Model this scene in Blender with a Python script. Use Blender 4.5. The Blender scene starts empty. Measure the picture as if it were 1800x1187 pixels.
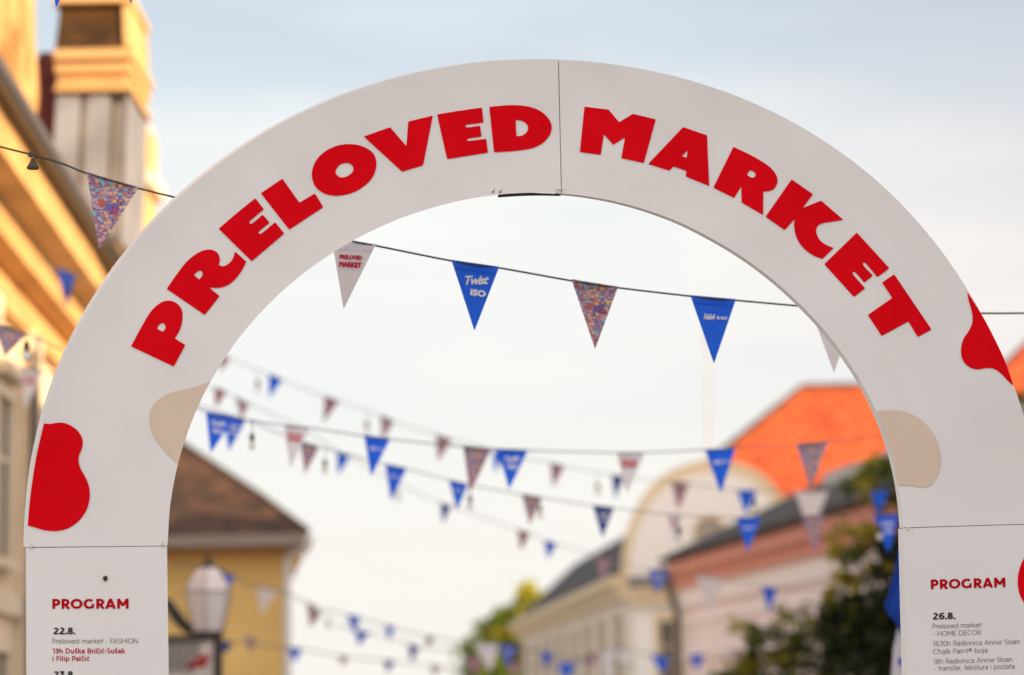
import bpy, math, random
from mathutils import Vector
random.seed(7)
C = bpy.context.scene.collection
SC = bpy.context.scene
R = math.radians

# ------------------------------------------------------------------ camera
PITCH, ROLL, F = R(9.05), R(1.0), 4250.0          # F: focal length in photo pixels (1800 wide)
CAM = Vector((0, 0, 1.6))
FWD = Vector((0, math.cos(PITCH), math.sin(PITCH)))
_r, _u = Vector((1, 0, 0)), Vector((0, -math.sin(PITCH), math.cos(PITCH)))
RT = _r * math.cos(ROLL) - _u * math.sin(ROLL)
UP = _u * math.cos(ROLL) + _r * math.sin(ROLL)
cam = bpy.data.cameras.new('camera')
cam.lens = 85; cam.sensor_width = 36; cam.clip_start = .1; cam.clip_end = 3000
cam.dof.use_dof = True; cam.dof.focus_distance = 9.47; cam.dof.aperture_fstop = 1.4
cam.dof.aperture_blades = 0
co = bpy.data.objects.new('camera', cam); C.objects.link(co)
from mathutils import Matrix
M = Matrix((RT, UP, -FWD)).transposed().to_4x4(); M.translation = CAM
co.matrix_world = M
SC.camera = co

# ------------------------------------------------------------------ sky and sun
SUN_EL, SUN_AZ = R(17), R(118)                    # azimuth from +Y towards +X: low sun, right and behind the camera
w = bpy.data.worlds.new('World'); SC.world = w; w.use_nodes = True
nt = w.node_tree; N = nt.nodes; L = nt.links
bg = N['Background']; bg.inputs[1].default_value = 0.1
sky = N.new('ShaderNodeTexSky'); sky.sky_type = 'NISHITA'; sky.sun_disc = False
sky.sun_elevation = SUN_EL; sky.sun_rotation = SUN_AZ
tc = N.new('ShaderNodeTexCoord'); sep = N.new('ShaderNodeSeparateXYZ'); L.new(tc.outputs['Generated'], sep.inputs[0])
mp = N.new('ShaderNodeMapping'); mp.inputs['Scale'].default_value = (1.6, 1.6, 9.0); mp.inputs['Rotation'].default_value = (0, R(4), 0)
mp.inputs['Location'].default_value = (.35, 0, .2)
L.new(tc.outputs['Generated'], mp.inputs[0])
nz = N.new('ShaderNodeTexNoise'); nz.inputs['Scale'].default_value = 2.2; nz.inputs['Detail'].default_value = 5; nz.inputs['Roughness'].default_value = .5
L.new(mp.outputs[0], nz.inputs['Vector'])
mr = N.new('ShaderNodeMapRange'); mr.interpolation_type = 'SMOOTHSTEP'         # veil of thin cloud thickens to the horizon
mr.inputs[1].default_value = .36; mr.inputs[2].default_value = .13; mr.inputs[3].default_value = .48; mr.inputs[4].default_value = .98
L.new(sep.outputs['Z'], mr.inputs[0])
mn = N.new('ShaderNodeMapRange'); mn.inputs[1].default_value = .35; mn.inputs[2].default_value = .7; mn.inputs[3].default_value = -.13; mn.inputs[4].default_value = .2
L.new(nz.outputs[0], mn.inputs[0])
ad = N.new('ShaderNodeMath'); ad.operation = 'ADD'; ad.use_clamp = True
L.new(mr.outputs[0], ad.inputs[0]); L.new(mn.outputs[0], ad.inputs[1])
cr = N.new('ShaderNodeMapRange'); cr.inputs[1].default_value = 0; cr.inputs[2].default_value = .25
L.new(sep.outputs['Z'], cr.inputs[0])
cc = N.new('ShaderNodeMix'); cc.data_type = 'RGBA'
cc.inputs[6].default_value = (5.38, 5.10, 4.78, 1); cc.inputs[7].default_value = (5.45, 5.52, 5.40, 1)
L.new(cr.outputs[0], cc.inputs[0])
mx = N.new('ShaderNodeMix'); mx.data_type = 'RGBA'
L.new(ad.outputs[0], mx.inputs[0]); L.new(sky.outputs[0], mx.inputs[6])
wr = N.new('ShaderNodeMapRange'); wr.inputs[1].default_value = .05; wr.inputs[2].default_value = .24; L.new(sep.outputs['X'], wr.inputs[0])
wm = N.new('ShaderNodeMix'); wm.data_type = 'RGBA'; wm.inputs[7].default_value = (5.3, 4.92, 4.75, 1)
L.new(wr.outputs[0], wm.inputs[0]); L.new(cc.outputs[2], wm.inputs[6]); L.new(wm.outputs[2], mx.inputs[7])
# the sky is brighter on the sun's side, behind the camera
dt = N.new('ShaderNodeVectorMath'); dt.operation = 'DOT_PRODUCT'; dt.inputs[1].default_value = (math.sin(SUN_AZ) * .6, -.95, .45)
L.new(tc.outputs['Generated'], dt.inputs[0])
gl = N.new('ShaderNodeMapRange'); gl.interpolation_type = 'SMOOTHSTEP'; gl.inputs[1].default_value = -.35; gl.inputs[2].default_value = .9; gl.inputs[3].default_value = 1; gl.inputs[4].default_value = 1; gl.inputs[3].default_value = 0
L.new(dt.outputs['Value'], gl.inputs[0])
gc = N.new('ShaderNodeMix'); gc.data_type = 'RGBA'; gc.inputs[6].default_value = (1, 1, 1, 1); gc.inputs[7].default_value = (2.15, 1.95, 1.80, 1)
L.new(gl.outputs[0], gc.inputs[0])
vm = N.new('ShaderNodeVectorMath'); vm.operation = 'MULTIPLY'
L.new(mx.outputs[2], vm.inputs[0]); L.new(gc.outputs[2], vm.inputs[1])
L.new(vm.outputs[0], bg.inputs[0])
sun = bpy.data.lights.new('sun', 'SUN'); sun.energy = 4.2; sun.angle = R(.5); sun.color = (1, .72, .42)
so = bpy.data.objects.new('sun', sun); C.objects.link(so)
SD = Vector((math.sin(SUN_AZ) * math.cos(SUN_EL), math.cos(SUN_AZ) * math.cos(SUN_EL), math.sin(SUN_EL)))
so.rotation_euler = SD.to_track_quat('Z', 'Y').to_euler(); so.location = (20, -20, 30)
SC.view_settings.view_transform = 'Standard'; SC.view_settings.look = 'None'
SC.view_settings.exposure = 0.85; SC.view_settings.gamma = 1

# ------------------------------------------------------------------ helpers
def at(px, py, Y):
    """point in the world on the upright plane y = Y that the photo shows at pixel px, py"""
    d = FWD + RT * ((px - 900) / F) + UP * ((593.5 - py) / F)
    return CAM + d * (Y / d.y)

class MB:
    def __init__(s, f=None): s.v = []; s.f = []; s.m = []; s.t = f
    def add(s, vs, fs, mi=0):
        b = len(s.v)
        s.v += [Vector(s.t(*p)) if s.t else Vector(p) for p in vs]
        s.f += [tuple(b + i for i in q) for q in fs]; s.m += [mi] * len(fs)
        return s
    def box(s, x0, x1, y0, y1, z0, z1, mi=0):
        return s.add([(x0,y0,z0),(x1,y0,z0),(x1,y1,z0),(x0,y1,z0),(x0,y0,z1),(x1,y0,z1),(x1,y1,z1),(x0,y1,z1)],
                     [(0,3,2,1),(4,5,6,7),(0,1,5,4),(1,2,6,5),(2,3,7,6),(3,0,4,7)], mi)
    def prism(s, a, b, mi=0):
        """closed solid between two outlines a and b with the same number of points"""
        n = len(a)
        return s.add(list(a) + list(b), [tuple(range(n))[::-1], tuple(range(n, 2 * n))] +
                     [(i, (i + 1) % n, n + (i + 1) % n, n + i) for i in range(n)], mi)
    def tube(s, pts, r, n=6, mi=0):
        pts = [Vector(p) for p in pts]; rs = r if isinstance(r, (list, tuple)) else [r] * len(pts)
        vs = []
        for i, p in enumerate(pts):
            d = (pts[min(i + 1, len(pts) - 1)] - pts[max(i - 1, 0)]).normalized()
            a = d.cross(Vector((0, 0, 1)) if abs(d.z) < .9 else Vector((0, 1, 0))).normalized(); b = d.cross(a)
            for k in range(n):
                t = 2 * math.pi * k / n
                vs.append(p + (a * math.cos(t) + b * math.sin(t)) * rs[i])
        fs = [(i * n + k, i * n + (k + 1) % n, (i + 1) * n + (k + 1) % n, (i + 1) * n + k) for i in range(len(pts) - 1) for k in range(n)]
        fs += [tuple(range(n))[::-1], tuple(range((len(pts) - 1) * n, len(pts) * n))]
        return s.add([tuple(v) for v in vs], fs, mi)
    def lathe(s, c, prof, n=16, mi=0):
        """prof: list of (radius, z)"""
        vs = [(c[0] + r * math.cos(2 * math.pi * (k + .5) / n), c[1] + r * math.sin(2 * math.pi * (k + .5) / n), c[2] + z) for r, z in prof for k in range(n)]
        m = len(prof)
        fs = [(i * n + k, i * n + (k + 1) % n, (i + 1) * n + (k + 1) % n, (i + 1) * n + k) for i in range(m - 1) for k in range(n)]
        fs += [tuple(range(n))[::-1], tuple(range((m - 1) * n, m * n))]
        return s.add(vs, fs, mi)
    def build(s, name, mat, parent=None, origin=None, smooth=False, bevel=0):
        ro = Vector(parent['_o']) if parent is not None else Vector((0, 0, 0))
        o = Vector(origin) if origin is not None else ro
        me = bpy.data.meshes.new(name); me.from_pydata([tuple(p - o) for p in s.v], [], s.f)
        for m_ in (mat if isinstance(mat, (list, tuple)) else [mat]): me.materials.append(m_)
        me.polygons.foreach_set('material_index', s.m); me.validate(); me.update()
        if smooth: me.polygons.foreach_set('use_smooth', [True] * len(me.polygons))
        ob = bpy.data.objects.new(name, me); C.objects.link(ob)
        if parent is not None: ob.parent = parent
        ob.location = o - ro; ob['_o'] = tuple(o)
        if bevel:
            b = ob.modifiers.new('bevel', 'BEVEL'); b.width = bevel; b.segments = 2; b.limit_method = 'ANGLE'
        return ob

def tag(o, label=None, cat=None, group=None, kind=None):
    for k, v in (('label', label), ('category', cat), ('group', group), ('kind', kind)):
        if v: o[k] = v
    return o
def thing(name, label, cat, loc, group=None):
    o = bpy.data.objects.new(name, None); C.objects.link(o); o.location = loc; o['_o'] = tuple(loc)
    o.empty_display_size = .2
    return tag(o, label, cat, group)

# ------------------------------------------------------------------ materials
def mat(name, col, rough=.7, noise=None, bump=0, bscale=40, trans=0, metal=0, spec=.4, col2=None, nscale=6, coat=0):
    m = bpy.data.materials.new(name); m.use_nodes = True
    nt = m.node_tree; p = nt.nodes['Principled BSDF']
    p.inputs['Base Color'].default_value = (*col, 1); p.inputs['Roughness'].default_value = rough
    p.inputs['Metallic'].default_value = metal; p.inputs['Specular IOR Level'].default_value = spec
    t = nt.nodes.new('ShaderNodeTexCoord')
    cout = None
    if noise or col2:
        n = nt.nodes.new('ShaderNodeTexNoise'); n.inputs['Scale'].default_value = nscale; n.inputs['Detail'].default_value = 6
        nt.links.new(t.outputs['Object'], n.inputs['Vector'])
        r = nt.nodes.new('ShaderNodeValToRGB'); r.color_ramp.elements[0].position = .35; r.color_ramp.elements[1].position = .66
        c2 = col2 or tuple(c * (1 - noise) for c in col)
        r.color_ramp.elements[0].color = (*c2, 1); r.color_ramp.elements[1].color = (*col, 1)
        nt.links.new(n.outputs[0], r.inputs[0]); nt.links.new(r.outputs[0], p.inputs['Base Color']); cout = r.outputs[0]
    if bump:
        n = nt.nodes.new('ShaderNodeTexNoise'); n.inputs['Scale'].default_value = bscale; n.inputs['Detail'].default_value = 4
        nt.links.new(t.outputs['Object'], n.inputs['Vector'])
        b = nt.nodes.new('ShaderNodeBump'); b.inputs['Strength'].default_value = bump; b.inputs['Distance'].default_value = .01
        nt.links.new(n.outputs[0], b.inputs['Height']); nt.links.new(b.outputs[0], p.inputs['Normal'])
    if trans:
        tr = nt.nodes.new('ShaderNodeBsdfTranslucent'); tr.inputs[0].default_value = (*col, 1)
        if cout: nt.links.new(cout, tr.inputs[0])
        mxs = nt.nodes.new('ShaderNodeMixShader'); mxs.inputs[0].default_value = trans
        nt.links.new(p.outputs[0], mxs.inputs[1]); nt.links.new(tr.outputs[0], mxs.inputs[2])
        nt.links.new(mxs.outputs[0], nt.nodes['Material Output'].inputs[0])
    return m

def tile_mat(name, c1, c2, scale=1.0):
    """roof tiles: rows of brick-like tiles with mottled colour"""
    m = mat(name, c1, .8, col2=c2, nscale=1.7)
    nt = m.node_tree; p = nt.nodes['Principled BSDF']
    t = nt.nodes.new('ShaderNodeTexCoord'); wv = nt.nodes.new('ShaderNodeTexWave'); wv.bands_direction = 'Z'
    wv.inputs['Scale'].default_value = 2.6 * scale; wv.inputs['Distortion'].default_value = .6
    nt.links.new(t.outputs['Object'], wv.inputs['Vector'])
    vo = nt.nodes.new('ShaderNodeTexVoronoi'); vo.inputs['Scale'].default_value = 4.5
    nt.links.new(t.outputs['Object'], vo.inputs['Vector'])
    b = nt.nodes.new('ShaderNodeBump'); b.inputs['Strength'].default_value = .6; b.inputs['Distance'].default_value = .03
    nt.links.new(wv.outputs[0], b.inputs['Height']); nt.links.new(b.outputs[0], p.inputs['Normal'])
    old = p.inputs['Base Color'].links[0].from_socket
    mm = nt.nodes.new('ShaderNodeMix'); mm.data_type = 'RGBA'; mm.blend_type = 'MULTIPLY'; mm.inputs[0].default_value = .45
    sp = nt.nodes.new('ShaderNodeSeparateColor'); nt.links.new(vo.outputs['Color'], sp.inputs[0])
    nt.links.new(old, mm.inputs[6]); nt.links.new(sp.outputs[0], mm.inputs[7]); nt.links.new(mm.outputs[2], p.inputs['Base Color'])
    return m

def pattern_mat(name, backlit=False):
    """printed cloth: a photograph of many-coloured stones in a dark net"""
    m = bpy.data.materials.new(name); m.use_nodes = True; nt = m.node_tree; p = nt.nodes['Principled BSDF']
    p.inputs['Roughness'].default_value = .75; p.inputs['Specular IOR Level'].default_value = .2
    t = nt.nodes.new('ShaderNodeTexCoord'); mp = nt.nodes.new('ShaderNodeMapping')
    mp.inputs['Scale'].default_value = (62, 0, 78); mp.inputs['Rotation'].default_value = (0, .3, 0)
    nt.links.new(t.outputs['Object'], mp.inputs[0])
    v = nt.nodes.new('ShaderNodeTexVoronoi'); v.inputs['Scale'].default_value = 1; v.inputs['Randomness'].default_value = .5; v.distance = 'CHEBYCHEV'
    nt.links.new(mp.outputs[0], v.inputs['Vector'])
    sp = nt.nodes.new('ShaderNodeSeparateColor'); nt.links.new(v.outputs['Color'], sp.inputs[0])
    r = nt.nodes.new('ShaderNodeValToRGB'); cr = r.color_ramp; cr.interpolation = 'CONSTANT'
    cols = [(.30,.14,.19),(.24,.14,.26),(.40,.18,.16),(.40,.28,.36),(.24,.18,.32),(.48,.32,.24),(.42,.24,.30),(.32,.22,.38),(.16,.36,.50),(.34,.17,.22),(.50,.38,.22),(.14,.18,.40)]
    if backlit: cols = [(a * .95, b * .78, c * .80) for a, b, c in cols]  # redder copy of the print: warm light through the cloth put into its colour
    while len(cr.elements) < len(cols): cr.elements.new(.5)
    for i, c in enumerate(cols): cr.elements[i].position = i / len(cols); cr.elements[i].color = (*c, 1)
    nt.links.new(sp.outputs[0], r.inputs[0])
    e = nt.nodes.new('ShaderNodeMapRange'); e.inputs[1].default_value = .36; e.inputs[2].default_value = .62; e.inputs[3].default_value = 1.65; e.inputs[4].default_value = .5
    nt.links.new(v.outputs['Distance'], e.inputs[0])
    mm = nt.nodes.new('ShaderNodeMix'); mm.data_type = 'RGBA'; mm.blend_type = 'MULTIPLY'; mm.inputs[0].default_value = 1
    nt.links.new(r.outputs[0], mm.inputs[6]); nt.links.new(e.outputs[0], mm.inputs[7])
    nt.links.new(mm.outputs[2], p.inputs['Base Color'])
    tr = nt.nodes.new('ShaderNodeBsdfTranslucent'); nt.links.new(mm.outputs[2], tr.inputs[0])
    mxs = nt.nodes.new('ShaderNodeMixShader'); mxs.inputs[0].default_value = .35
    nt.links.new(p.outputs[0], mxs.inputs[1]); nt.links.new(tr.outputs[0], mxs.inputs[2]); nt.links.new(mxs.outputs[0], nt.nodes['Material Output'].inputs[0])
    return m

MT = dict(
    board=mat('white_board', (.80, .775, .765), .42, noise=.035, bump=.05, bscale=220, nscale=2.2, spec=.3),
    strip=mat('white_strip', (.74, .735, .74), .5),
    dark=mat('dark_timber_and_shade', (.04, .036, .034), .8),
    red=mat('red_vinyl', (.74, .0015, .008), .6, noise=.05, nscale=9, spec=.04),
    darkred=mat('dark_red_print', (.46, .002, .008), .6, spec=.04),
    beige=mat('beige_vinyl', (.70, .56, .435), .5, noise=.03, spec=.3),
    black=mat('black_print', (.012, .011, .012), .6), grey=mat('grey_print', (.16, .155, .155), .6),
    tie=mat('white_nylon', (.72, .70, .68), .35), bug=mat('dark_red_shell', (.06, .008, .012), .2, spec=.6),
    cord=mat('grey_green_cord', (.17, .17, .155), .8), rope=mat('olive_cord', (.085, .075, .05), .85, bump=.5, bscale=300),
    B=mat('blue_cloth', (.020, .16, .96), .7, noise=.08, nscale=14, trans=.14, spec=.25),
    N=mat('shaded_navy_cloth', (.016, .055, .40), .7, noise=.12, nscale=14, trans=.4, spec=.25),  # darker pennant cloth: shade is put into its colour
    W=mat('white_cloth', (.91, .90, .95), .75, noise=.03, trans=.3, spec=.2), G=mat('grey_cloth', (.25, .25, .25), .75),
    P=pattern_mat('stone_print_cloth'), Q=pattern_mat('backlit_stone_print_cloth', True),
    wprint=mat('white_print', (.82, .83, .88), .7), rprint=mat('red_print', (.60, .012, .05), .7), bprint=mat('blue_print', (.10, .14, .55), .7),
    oprint=mat('orange_print', (.62, .13, .05), .7), pprint=mat('pale_outline_print', (.62, .52, .58), .7),
    socket=mat('black_socket', (.02, .022, .02), .5), bulb=mat('milky_bulb', (.78, .77, .72), .15, spec=.7),
    gold=mat('ochre_stucco', (.80, .49, .20), .85, noise=.25, bump=.3, bscale=9, nscale=1.2),
    gold2=mat('worn_ochre_stone', (.78, .47, .19), .9, col2=(.34, .17, .045), bump=.6, bscale=5, nscale=1.6),
    buff=mat('buff_stucco', (.90, .75, .56), .88, noise=.14, bump=.3, bscale=9, nscale=.9),
    cream=mat('cream_trim', (.90, .78, .58), .8, noise=.08, nscale=2),
    zinc=mat('zinc_sheet', (.42, .40, .38), .4, noise=.3, metal=.45, nscale=1.4), gutter=mat('gutter_metal', (.17, .15, .14), .45, metal=.5),
    metal=mat('black_metal', (.018, .018, .02), .45, spec=.5), glass=mat('milky_glass', (.93, .91, .95), .25, spec=.5, trans=.25),
    pane=mat('window_glass', (.02, .022, .025), .08, spec=.7), frame=mat('tan_window_frame', (.50, .36, .20), .7),
    wframe=mat('white_window_frame', (.72, .70, .66), .6), plinth=mat('grey_plinth', (.30, .28, .26), .9, noise=.2),
    yellow=mat('yellow_stucco', (.94, .66, .25), .85, noise=.17, bump=.2, bscale=8, nscale=.9),
    orangeband=mat('apricot_band', (.70, .36, .13), .85), tanband=mat('tan_fascia', (.30, .25, .21), .8),
    pink=mat('pink_stucco', (.94, .83, .84), .85, noise=.08, nscale=1), terracotta=mat('terracotta_cornice', (.76, .34, .26), .85, noise=.12),
    pinktrim=mat('pale_pink_trim', (.93, .86, .85), .8),
    shell=mat('cream_stucco', (.90, .83, .75), .85, noise=.05, nscale=.7), tan=mat('tan_cornice', (.78, .60, .38), .85, noise=.10),
    beigewall=mat('beige_stucco', (.84, .72, .60), .85, noise=.12, nscale=.6), blind=mat('grey_shutter', (.42, .36, .30), .8),
    roofbrown=tile_mat('brown_tiles', (.15, .068, .036), (.048, .030, .018)),
    roofdark=tile_mat('dark_tiles', (.085, .066, .056), (.045, .038, .034)),
    rooforange=tile_mat('orange_tiles', (.74, .135, .03), (.50, .075, .016)), roofred=tile_mat('red_tiles', (.26, .06, .04), (.12, .03, .03)),
    hood=tile_mat('mossy_brown_tiles', (.15, .066, .010), (.07, .03, .006), 1.5),
    bark=mat('bark', (.07, .05, .035), .9, bump=.6, bscale=20),
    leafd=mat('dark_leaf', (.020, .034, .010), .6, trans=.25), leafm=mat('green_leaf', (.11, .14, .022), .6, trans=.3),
    leaff=mat('light_green_leaf', (.24, .33, .03), .6, trans=.45), leafy=mat('sunlit_yellow_leaf', (.62, .56, .03), .6, trans=.45), leafg=mat('mid_green_leaf', (.14, .21, .02), .6, trans=.4), leafl=mat('olive_leaf', (.40, .35, .04), .6, trans=.45),
    paper=mat('white_paper', (.78, .75, .73), .6, noise=.12, nscale=5), banner=mat('blue_satin', (.012, .085, .52), .45, noise=.1, trans=.2),
    bannerw=mat('white_satin', (.70, .68, .74), .5, trans=.2),
    ground=mat('paving', (.42, .40, .36), .85, noise=.25, bump=.4, bscale=3, nscale=.8), street=mat('stone_setts', (.38, .36, .34), .8, noise=.3, bump=.5, bscale=8, nscale=3),
)
WF, WG = MT['wframe'], MT['pane']

# ------------------------------------------------------------------ outlines and text
def curve_pts(pts, n=7):
    """pts: (x, y) corner or (x, y, 1) smooth point; returns the closed outline with smooth runs rounded"""
    k = len(pts); out = []
    for i in range(k):
        a, b = pts[i], pts[(i + 1) % k]; A, B = Vector(a[:2]), Vector(b[:2])
        sa, sb = len(a) > 2, len(b) > 2
        if not (sa or sb): out.append(A); continue
        P, Q = Vector(pts[i - 1][:2]), Vector(pts[(i + 2) % k][:2])
        ta = (B - P).normalized() * (B - A).length if sa else (B - A)
        tb = (Q - A).normalized() * (B - A).length if sb else (B - A)
        for j in range(n):
            t = j / n; t2, t3 = t * t, t * t * t
            out.append(A * (2*t3 - 3*t2 + 1) + ta * (t3 - 2*t2 + t) + B * (3*t2 - 2*t3) + tb * (t3 - t2))
    return out
def S(pts): return [(x, y, 1) for x, y in pts]

def fill2d(loops):
    """triangulated 2-D fill of outlines with holes"""
    cu = bpy.data.curves.new('fill', 'CURVE'); cu.dimensions = '2D'; cu.fill_mode = 'BOTH'
    for lp in loops:
        s = cu.splines.new('POLY'); s.points.add(len(lp) - 1); s.use_cyclic_u = True
        for p, q in zip(s.points, lp): p.co = (q[0], q[1], 0, 1)
    o = bpy.data.objects.new('fill', cu); C.objects.link(o)
    me = bpy.data.meshes.new_from_object(o.evaluated_get(bpy.context.evaluated_depsgraph_get()))
    r = [(v.co.x, v.co.y) for v in me.vertices], [tuple(p.vertices) for p in me.polygons]
    bpy.data.objects.remove(o); bpy.data.curves.remove(cu); bpy.data.meshes.remove(me)
    return r
_tc = {}
def text2d(s, bold=0.0, shear=0.0, sp=1.0):
    k = (s, bold, shear, sp)
    if k in _tc: return _tc[k]
    cu = bpy.data.curves.new('txt', 'FONT'); cu.body = s; cu.offset = bold; cu.shear = shear; cu.resolution_u = 3; cu.space_character = sp
    o = bpy.data.objects.new('txt', cu); C.objects.link(o)
    me = bpy.data.meshes.new_from_object(o.evaluated_get(bpy.context.evaluated_depsgraph_get()))
    v = [(q.co.x, q.co.y) for q in me.vertices]; f = [tuple(p.vertices) for p in me.polygons]
    bpy.data.objects.remove(o); bpy.data.curves.remove(cu); bpy.data.meshes.remove(me)
    x0 = min(a for a, _ in v); x1 = max(a for a, _ in v)
    _tc[k] = ([((a - x0) / (x1 - x0), b / .72) for a, b in v], f)      # width 1, cap height 1
    return _tc[k]
def put_text(mb, s, x, y, wd, cap, ang=0, bold=0.0, shear=0.0, to=None, mi=0, sp=1.0):
    """text whose baseline starts at photo pixel x, y; width and cap height in photo pixels; to() maps a pixel to the world"""
    v, f = text2d(s, min(bold, 0), shear, sp); c, n = math.cos(R(ang)), math.sin(R(ang)); k = max(bold, 0) * cap * 1.1
    sh = [(0, 0)] if k == 0 else [(k * math.cos(t * math.pi / 4), k * math.sin(t * math.pi / 4)) for t in range(8)]   # heavier face: layers of the glyph
    if k: wd -= 2 * k; x += k; cap = cap - 2 * k; y -= k
    for i, (dx, dy) in enumerate(sh):
        mb.add([tuple(to(x + dx + a * wd * c - b * cap * n, y + dy - a * wd * n - b * cap * c) + Vector((0, -.00012 * i, 0))) for a, b in v], f, mi)

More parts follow.
